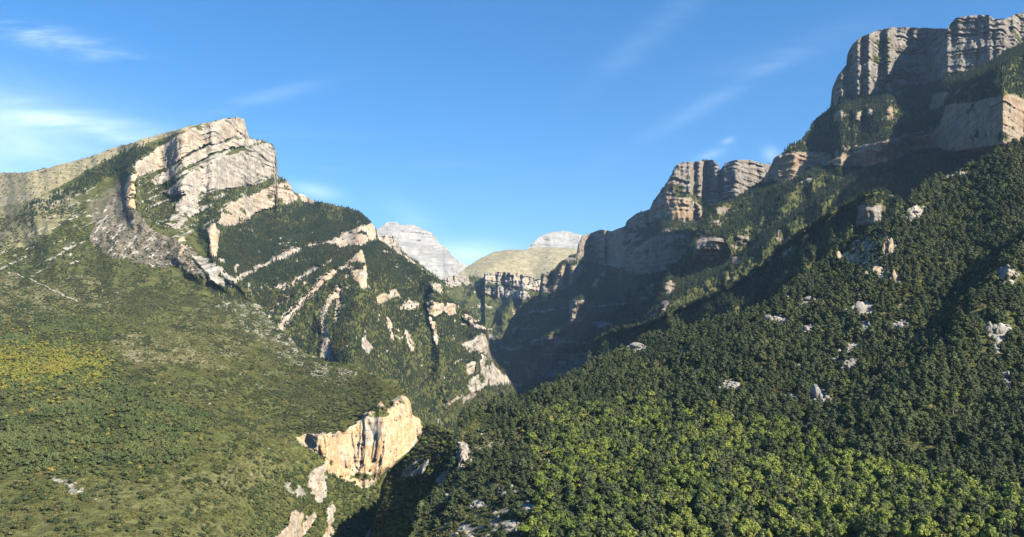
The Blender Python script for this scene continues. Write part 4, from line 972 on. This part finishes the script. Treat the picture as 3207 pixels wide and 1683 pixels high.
def plant_mass(name, kd, pts, rot, siz, var, label, cat):
    if len(pts) == 0: return
    me = bpy.data.meshes.new(name); me.vertices.add(len(pts)); me.vertices.foreach_set('co', pts.astype(np.float32).ravel())
    a = me.attributes.new('rot', 'FLOAT_VECTOR', 'POINT'); a.data.foreach_set('vector', rot.astype(np.float32).ravel())
    a = me.attributes.new('siz', 'FLOAT_VECTOR', 'POINT'); a.data.foreach_set('vector', siz.astype(np.float32).ravel())
    a = me.attributes.new('var', 'INT', 'POINT'); a.data.foreach_set('value', var.astype(np.int32))
    o = link(name, me); m = o.modifiers.new('plants', 'NODES'); m.node_group = gn_group(kd)
    COUNT[label[:40]] = len(pts)
    return tag(o, label, cat, None, 'stuff')
NEAR = {'oak': [], 'ash': [], 'pine': [], 'gold': [], 'shrub': []}
def forest(P, kd, dens, spacing, seed, name, label, cat, smin=0.7, smax=1.25, near=None, sink=0.3, **k):
    p = scatter(P, dens, spacing, seed, **k)
    if len(p) == 0: return
    p = p.copy(); p[:, 2] -= sink
    rot, siz, var = params(len(p), seed + 1, kd, smin, smax)
    if near:
        px = CX + p[:, 0] / p[:, 1] * FL; top = HZ - (p[:, 2] + siz[:, 2] * PARTS[kd][0][2]) / p[:, 1] * FL; py = HZ - p[:, 2] / p[:, 1] * FL
        inside = (px > 12) & (px < PW - 12) & (py < PH - 2) & (top > 8)
        app = np.where(inside, siz[:, 2] / p[:, 1], 0); order = np.argsort(-app)[:near]; order = order[app[order] > 0]
        NEAR[kd].append((p[order], rot[order], siz[order], var[order], name))
        keep = np.ones(len(p), bool); keep[order] = False
        p, rot, siz, var = p[keep], rot[keep], siz[keep], var[keep]
    plant_mass(name, kd, p, rot, siz, var, label, cat)

def soft(P, poly, rag=22.0, blur=3):
    wx = rag * fbm2(P.Xe / 70, P.Ye / 45, 301, 4, 0.6); wy = rag * 0.7 * fbm2(P.Xe / 70, P.Ye / 45, 302, 4, 0.6)
    return gblur(inpoly(P.Xe + wx, P.Ye + wy, poly).astype(float), blur, blur)
def free(P, lim=0.45):
    """1 where there is soil, 0 on bare rock"""
    return 1 - sstep(P.Z['rock'], lim - 0.2, lim + 0.1)
def nz(P, sx, sy, seed, a=-0.2, b=0.3): return sstep(fbm2(P.Xe / sx, P.Ye / sy, seed, 4, 0.55), a, b)

# ---- near hill ----
f1 = free(P1)
leafy = soft(P1, [(1640, 1720), (1680, 1560), (1700, 1480), (1660, 1400), (1640, 1330), (1760, 1290), (1980, 1265), (2200, 1290), (2450, 1350), (2700, 1430), (2950, 1500), (3300, 1590), (3300, 1800), (1640, 1800)])
open1 = soft(P1, [(1425, 1330), (1500, 1290), (1600, 1300), (1650, 1380), (1730, 1440), (1740, 1490), (1690, 1560), (1670, 1800), (1260, 1800), (1300, 1650), (1420, 1500)])
mixn = nz(P1, 120, 60, 5, -0.25, 0.25)
clump = 0.06 + 0.94 * nz(P1, 34, 20, 6, -0.30, 0.08)
lane = gblur((seg_dist(P1.Xe, P1.Ye, [(2010, 1450), (2060, 1463), (2150, 1466), (2210, 1472)])[0] < 7).astype(float), 1, 1)
forest(P1, 'oak', 0.085 * f1 * leafy * clump * (0.25 + 0.75 * mixn) * (1 - lane), 3.5, 201, 'oak_wood', 'dense yellow green oak wood on the near hill', 'wood', 0.40, 1.45, near=300)
forest(P1, 'ash', 0.030 * f1 * leafy * clump * (1 - lane) + 0.022 * f1 * (1 - leafy) * clump * (1 - open1) * nz(P1, 70, 40, 74, -0.2, 0.3), 3.6, 208, 'green_wood', 'mid green trees mixed through the near wood', 'trees', 0.35, 1.2)
forest(P1, 'pine', 0.075 * f1 * clump * (1 - 0.75 * leafy * (0.4 + 0.6 * mixn)) * (1 - 0.85 * open1) * (1 - lane), 4.0, 203, 'pine_wood', 'dense dark pine wood on the near hill', 'wood', 0.35, 1.5, near=300)
forest(P1, 'fir', 0.012 * f1 * (1 - open1) * nz(P1, 90, 50, 71, -0.1, 0.3) * (1 - lane), 5, 204, 'fir_wood', 'tall conifers scattered through the near wood', 'trees', 0.5, 1.3)
forest(P1, 'oak', 0.010 * f1 * (1 - leafy) * (1 - open1) * nz(P1, 60, 40, 73, -0.1, 0.4), 4.8, 202, 'oak_thicket', 'oaks mixed into the pine wood of the near hill', 'trees', 0.4, 0.85)
forest(P1, 'gold', 0.0011 * f1 * leafy, 6, 205, 'autumn_trees', 'scattered yellowing trees among the near oaks', 'trees', 0.4, 0.85, near=60)
forest(P1, 'rust', 0.0004 * f1 * (1 - open1), 6, 206, 'rusty_trees', 'scattered rust coloured trees on the near hill', 'trees', 0.4, 0.8)
forest(P1, 'shrub', 0.075 * f1 * (0.25 + 0.75 * open1) * nz(P1, 40, 25, 8, -0.5, 0.2), 2.6, 207, 'shrub_cover', 'grey green shrubs covering the open corner of the near hill', 'shrubs', 0.45, 1.25, near=150)
forest(P1, 'stone', 0.08 * np.clip(P1.Z['rock'] - 0.12, 0, 0.6) * (1 - 0.6 * open1), 2.4, 210, 'loose_stones', 'pale rock rubble between the trees of the near hill', 'stones', 0.6, 3.8, sink=0.1)
forest(P1, 'scrub', 0.08 * f1 * np.maximum(open1, 1 - clump), 1.6, 209, 'low_scrub', 'low olive scrub between the shrubs on the near hill', 'scrub', 0.7, 1.4)
# ---- plateau ----
f2 = free(P2)
woodA = soft(P2, [(-90, 1190), (60, 1200), (200, 1190), (330, 1180), (440, 1220), (560, 1250), (640, 1310), (640, 1390), (560, 1440), (420, 1465), (300, 1470), (100, 1470), (-90, 1450)], 60, 9)
woodB = soft(P2, [(60, 1000), (180, 960), (300, 985), (400, 1030), (330, 1060), (150, 1090), (-90, 1090), (-90, 1030)], 60, 9)
goldz = soft(P2, [(-90, 1085), (60, 1100), (180, 1105), (260, 1110), (370, 1165), (380, 1190), (250, 1205), (100, 1200), (-90, 1195)], 60, 9)
cliffz = soft(P2, [(860, 1190), (1000, 1170), (1180, 1200), (1240, 1250), (1130, 1310), (980, 1350), (860, 1330)])
below = soft(P2, [(800, 1500), (960, 1470), (1030, 1500), (1190, 1490), (1190, 1770), (760, 1770)])
sh = 0.08 + 0.92 * nz(P2, 46, 20, 15, 0.0, 0.35) + 0.5 * nz(P2, 200, 70, 16, 0.0, 0.3) * nz(P2, 22, 12, 20, -0.1, 0.2)
forest(P2, 'ash', f2 * (0.055 * woodA ** 1.5 * nz(P2, 60, 26, 17, -0.2, 0.15) + (0.045 * woodB + 0.012 * goldz) * nz(P2, 60, 28, 18, -0.2, 0.2) + 0.03 * below), 3.6, 211, 'oak_wood', 'green oak wood on the plateau', 'wood', 0.40, 0.90, near=120)
forest(P2, 'gold', f2 * (0.060 * goldz ** 1.2 * nz(P2, 70, 16, 45, -0.45, 0.05) + 0.0008 * woodA + 0.002 * woodB), 3.8, 213, 'golden_wood', 'golden yellow autumn wood on the plateau at far left', 'wood', 0.40, 0.80, near=80)
thick = soft(P2, [(100, 790), (300, 790), (420, 850), (620, 880), (800, 950), (830, 1000), (700, 985), (560, 965), (420, 980), (300, 930), (140, 870)], 30, 6)
forest(P2, 'shrub', f2 * (0.045 * thick * nz(P2, 40, 16, 44, -0.3, 0.1) + 0.030 * sh + 0.02 * cliffz + 0.035 * below + 0.014 * woodA), 2.8, 215, 'shrub_cover', 'dark box shrubs dotted over the plateau', 'shrubs', 0.45, 1.7, near=150)
forest(P2, 'scrub', f2 * (0.10 * nz(P2, 30, 15, 19, -0.5, 0.3)), 1.7, 217, 'low_scrub', 'low olive scrub carpeting the plateau', 'scrub', 0.7, 1.5)
st = np.clip(P2.Z['rock'] - 0.06, 0, 0.45) * (P2.Xe < 1250)
forest(P2, 'stone', 0.07 * st * nz(P2, 26, 12, 47, -0.15, 0.25), 2.2, 219, 'loose_stones', 'white limestone stones strewn over the plateau', 'stones', 0.5, 2.6, sink=0.1)
# ---- gorge shelf ----
fg = free(GG)
forest(GG, 'shrub', 0.13 * fg, 2.4, 221, 'shrub_cover', 'shrubs on the shelf above the gorge', 'shrubs', 0.8, 1.6)
forest(GG, 'oak', 0.012 * fg, 4, 222, 'oak_wood', 'small oaks on the shelf above the gorge', 'wood', 0.5, 0.8)
# ---- left mountain ----
fl_ = free(L, 0.5)
should = soft(L, [(690, 735), (740, 700), (800, 672), (930, 640), (1000, 632), (1140, 675), (1175, 705), (1060, 750), (900, 795), (760, 850), (700, 820)])
strip = soft(L, [(70, 670), (110, 630), (180, 600), (300, 535), (420, 468), (530, 432), (500, 460), (400, 525), (300, 585), (200, 632), (100, 675)])
canyon = soft(L, [(690, 720), (900, 780), (1180, 700), (1240, 780), (1700, 1000), (1700, 1500), (1000, 1500), (700, 1000), (640, 880)])
ledge = soft(L, [(620, 640), (640, 605), (780, 585), (880, 555), (910, 570), (830, 592), (720, 640), (690, 720), (650, 700), (630, 760), (700, 840), (640, 800), (600, 700)])
ledge2 = soft(L, [(440, 560), (560, 505), (590, 540), (520, 600), (540, 660), (520, 720), (480, 720), (440, 640)])
lowl = soft(L, [(-90, 700), (250, 640), (290, 760), (420, 830), (600, 850), (800, 940), (800, 1010), (-90, 960)])
bare = soft(L, l_bare, 8); flat = soft(L, l_flat, 8)
forest(L, 'fir', fl_ * (0.35 + 0.65 * nz(L, 26, 18, 401, -0.3, 0.1)) * (0.032 * should + 0.028 * canyon + 0.022 * strip + 0.012 * ledge), 4.6, 231, 'fir_wood', 'dark conifer wood on the shoulder and canyon side of the left mountain', 'wood', 0.7, 1.25)
forest(L, 'pine', fl_ * (0.014 * canyon * nz(L, 50, 40, 21, -0.3, 0.3) + 0.010 * ledge2 + 0.006 * ledge), 4.6, 233, 'pine_wood', 'pines on the steep canyon side of the left mountain', 'wood', 0.5, 0.95)
forest(L, 'rust', fl_ * (0.0055 * canyon * nz(L, 60, 60, 23, -0.05, 0.3) + 0.003 * should + 0.006 * soft(L, [(640, 800), (720, 760), (830, 800), (800, 860), (720, 900), (680, 860)])), 5, 235, 'rusty_trees', 'rust coloured trees scattered through the canyon woods', 'trees', 0.5, 0.9)
forest(L, 'shrub', fl_ * (0.030 * lowl * nz(L, 40, 22, 25, -0.35, 0.1) + 0.022 * flat * nz(L, 14, 12, 27, -0.15, 0.2) + 0.012 * ledge2 + 0.012 * ledge + 0.0012 * bare + 0.008 * canyon), 3.0, 237, 'shrub_cover', 'dark shrubs on the lower slopes of the left mountain', 'shrubs', 0.7, 1.6)
forest(L4, 'fir', free(L4) * 0.012, 5, 239, 'fir_wood', 'conifers on the pale ridge behind the shoulder', 'wood', 0.7, 1.1)
# ---- right side ----
fb = free(B)
forest(B, 'fir', fb * 0.016, 4.4, 241, 'fir_wood', 'conifers on the dark spur behind the near hill', 'wood', 0.6, 1.15)
forest(B, 'pine', fb * 0.018, 4.4, 242, 'pine_wood', 'pines on the dark spur behind the near hill', 'wood', 0.6, 1.05)
fr = free(R3, 0.5) * (R3.Ye > np.interp(R3.Xe, [p[0] for p in up_bot], [p[1] for p in up_bot]) + 4)
forest(R3, 'fir', fr * 0.016, 5.4, 243, 'fir_wood', 'conifers on the terraces of the right mountain', 'wood', 0.7, 1.5)
forest(R3, 'pine', fr * 0.006, 5.4, 244, 'pine_wood', 'pines on the terraces of the right mountain', 'wood', 0.6, 1.2)
f4 = free(R4, 0.5)
forest(R4, 'fir', f4 * 0.012, 5.6, 245, 'fir_wood', 'conifers on the right wall of the canyon', 'wood', 0.7, 1.2)
forest(R4, 'pine', f4 * 0.009, 4.8, 246, 'pine_wood', 'pines on the right wall of the canyon', 'wood', 0.6, 1.0)
forest(E, 'fir', free(E) * 0.010 * nz(E, 30, 20, 31, -0.5, 0.2), 6, 247, 'fir_wood', 'conifers below the cliffs at the canyon head', 'wood', 0.8, 1.3)
forest(F_, 'shrub', 0.0012 * nz(F_, 25, 18, 33, 0.0, 0.3) * soft(F_, [(1640, 820), (1740, 800), (1760, 850), (1700, 890), (1620, 870)]), 6, 248, 'shrub_cover', 'dark shrubs dotted on the pasture hill', 'shrubs', 1.2, 2.2)
print('PLANTS', sum(COUNT.values()), COUNT)

# =====================================================================================
#  Single trees and shrubs in the foreground
# =====================================================================================
SINGLE = {
    ('oak', 'oak_wood', 0): ('oak_tree', 'yellow green oak in the near wood', 'oak tree', 'oaks in front on the near hill', 220),
    ('ash', 'oak_wood', 0): ('oak_tree', 'green oak on the scrub plateau', 'oak tree', 'oaks on the plateau', 80),
    ('pine', 'pine_wood', 0): ('pine_tree', 'dark pine in the near wood', 'pine tree', 'pines in front on the near hill', 300),
    ('gold', 'autumn_trees', 0): ('autumn_tree', 'yellowing tree among the near oaks', 'autumn tree', 'yellow trees in the near wood', 60),
    ('gold', 'golden_wood', 0): ('autumn_tree', 'golden tree on the plateau', 'autumn tree', 'golden trees on the plateau', 80),
    ('shrub', 'shrub_cover', 0): ('shrub', 'rounded grey shrub on the near hill', 'shrub', 'shrubs on the near hill', 130),
    ('shrub', 'shrub_cover', 1): ('shrub', 'dark rounded shrub on the plateau', 'shrub', 'shrubs on the plateau', 170),
}
def place_label(label, p, sz, med):
    px = CX + p[0] / p[1] * FL; py = HZ - p[2] / p[1] * FL
    across = ['at far left', 'left', 'left of centre', 'near centre left', 'near centre right', 'right of centre', 'right', 'at far right'][int(np.clip(px / PW * 8, 0, 7))]
    down = 'along the bottom edge' if py > 1600 else 'near the bottom' if py > 1480 else 'in the lower part' if py > 1330 else 'halfway down'
    size = 'tall' if sz > 1.1 * med else 'small' if sz < 0.92 * med else 'middling'
    if label.startswith(('rounded', 'dark rounded')): size = {'tall': 'big', 'small': 'small', 'middling': 'middling'}[size]
    return '%s %s, %s %s' % (size, label, down, across)
seen = {}
for kd in ('oak', 'ash', 'pine', 'gold', 'shrub'):
    for pts, rot, siz, var, nm in NEAR[kd]:
        i = seen.get((kd, nm), 0); seen[(kd, nm)] = i + 1
        name, label, cat, grp, most = SINGLE[(kd, nm, i)]
        for k in range(len(pts)):
            if k >= most: break
            e = bpy.data.objects.new(name, None); COL.objects.link(e); e.empty_display_size = 2
            e.location = pts[k]; e.rotation_euler = rot[k]; e.scale = siz[k]
            tag(e, place_label(label, pts[k], siz[k][2], float(np.median(siz[:, 2]))), cat, grp)
            cm, tm, H = PARTS[kd][int(var[k])]
            link('foliage' if kd == 'shrub' else 'crown', cm, e); link('stem' if kd == 'shrub' else 'trunk', tm, e)
        if len(pts) > most:
            extra = slice(most, None)
            o = plant_mass(nm, kd, pts[extra], rot[extra], siz[extra], var[extra], 'further ' + label.split(' in ')[0].split(' on ')[0] + 's between the single ones', 'trees')

# ---- bare dead trees ----
def dead_tree(P, x, y, h, label, sd):
    r = np.random.default_rng(sd); e = bpy.data.objects.new('dead_tree', None); COL.objects.link(e); e.location = point_at(P, x, y, -0.5)
    v, f = tube([(0, 0, 0), (0.15, 0.1, h * 0.4), (-0.1, 0, h * 0.75), (0.1, 0.05, h)], [0.32, 0.25, 0.15, 0.04], 6)
    link('trunk', mesh_from('trunk', v, f, MT['deadwood']), e)
    for k in range(11):
        a = k * 2.4 + r.random(); z = h * (0.3 + 0.62 * k / 11); l = h * (0.34 - 0.22 * k / 11)
        v, f = tube([(0, 0, z), (math.cos(a) * l * 0.5, math.sin(a) * l * 0.5, z + l * 0.2), (math.cos(a) * l, math.sin(a) * l, z + l * 0.55)], [0.13, 0.10, 0.03], 4)
        v2, f2_ = tube([(math.cos(a) * l * 0.5, math.sin(a) * l * 0.5, z + l * 0.2), (math.cos(a + 0.7) * l * 0.8, math.sin(a + 0.7) * l * 0.8, z + l * 0.5)], [0.08, 0.03], 4)
        f = f + [tuple(i + len(v) for i in q) for q in f2_]
        link('branch', mesh_from('branch', v + v2, f, MT['deadwood']), e)
    tag(e, label, 'dead tree')
dead_tree(P1, 2934, 925, 13, 'bare grey dead pine at the edge of the shaded gully', 1)
dead_tree(P1, 3117, 1372, 12, 'bare grey dead pine low on the right slope', 2)
dead_tree(P1, 3040, 1345, 9, 'smaller bare grey dead pine left of the low one', 3)
dead_tree(P1, 2985, 1310, 10, 'uppermost bare grey dead pine above the two low ones', 4)

# ---- rock outcrops ----
for k, (ox, oy, ow, oh, st_, label) in enumerate(OUTCROPS):
    p = point_at(P1, ox, oy); m_px = p.y / FL; r = np.random.default_rng(300 + k)
    w, h = ow * m_px * 0.85, oh * m_px * 0.8
    o = link('rock_outcrop', stone_mesh('rock_outcrop', r, w * 0.40, w * 0.36, h * 0.55, MT[st_], 12), None, (p.x, p.y + w * 0.2, p.z + h * 0.10))
    o.rotation_euler = (0.1 * r.normal(), 0.12 * r.normal(), r.random() * 0.8 - 0.4); tag(o, label, 'rock')
    for q in range(9):
        a = stone_mesh('block', r, w * (0.10 + 0.16 * r.random()), w * (0.1 + 0.12 * r.random()), h * (0.16 + 0.26 * r.random()), MT[st_], 8)
        b = link('block', a, o); b.location = (w * (r.random() - 0.5) * 1.6, w * 0.3 * (r.random() - 0.7), h * (r.random() * 0.55 - 0.4)); b.rotation_euler = (0.2 * r.normal(), 0.2 * r.normal(), r.random() * 3)

# ---- footpath across the open slope, forest track in the near wood ----
def ribbon(P, line, width, name, label, cat, mat, lift=0.5):
    pts = []
    ln = np.array(line, float); seg = np.r_[0, np.cumsum(np.hypot(*np.diff(ln, axis=0).T))]
    for q in np.linspace(0, seg[-1], 120):
        x = np.interp(q, seg, ln[:, 0]); y = np.interp(q, seg, ln[:, 1]) + 2.2 * math.sin(q * 0.13) + 1.3 * math.sin(q * 0.41)
        pts.append(point_at(P, x, y, lift))
    V = []; F = []
    for i, p in enumerate(pts):
        d = (pts[min(i + 1, len(pts) - 1)] - pts[max(i - 1, 0)]); n = Vector((-d.y, d.x, 0)).normalized() * width * (0.4 + 0.2 * math.sin(i * 1.7))
        V += [p - n + Vector((0, 0, -1.2)), p - n, p + n, p + n + Vector((0, 0, -1.2))]
        if i:
            for c in range(3): a = (i - 1) * 4 + c; F.append((a, a + 1, a + 5, a + 4))
    tag(link(name, mesh_from(name, np.array([tuple(v) for v in V]), F, MT[mat])), label, cat, None, 'structure')
ribbon(P2, [(-70, 812), (0, 830), (30, 855), (65, 865), (95, 877), (125, 890), (170, 912), (210, 932), (245, 947)], 5.5, 'footpath', 'thin pale footpath crossing the slope at the left edge', 'path', 'path', 1.6)
ribbon(P1, [(2005, 1452), (2060, 1464), (2150, 1468), (2215, 1474)], 3.0, 'forest_track', 'short stretch of brown track in the near wood', 'track', 'path', 0.8)

# =====================================================================================
#  Haze
# =====================================================================================
def haze(density):
    V = [(x, y, z) for z in (-700, 1900) for y in (-1600, 15600) for x in (-11200, 11200)]
    F = [(0, 2, 3, 1), (4, 5, 7, 6), (0, 1, 5, 4), (2, 6, 7, 3), (0, 4, 6, 2), (1, 3, 7, 5)]
    m = bpy.data.materials.new('haze'); m.use_nodes = True; nt = m.node_tree; nt.nodes.clear()
    out = nt.nodes.new('ShaderNodeOutputMaterial'); v = nt.nodes.new('ShaderNodeVolumePrincipled')
    v.inputs['Color'].default_value = (0.42, 0.66, 1.0, 1); v.inputs['Density'].default_value = density; v.inputs['Anisotropy'].default_value = 0.1
    nt.links.new(v.outputs[0], out.inputs['Volume'])
    o = link('haze', mesh_from('haze', V, F, m, smooth=False)); tag(o, 'thin blue haze filling the valley air', 'haze', None, 'stuff')
haze(2.3e-5)
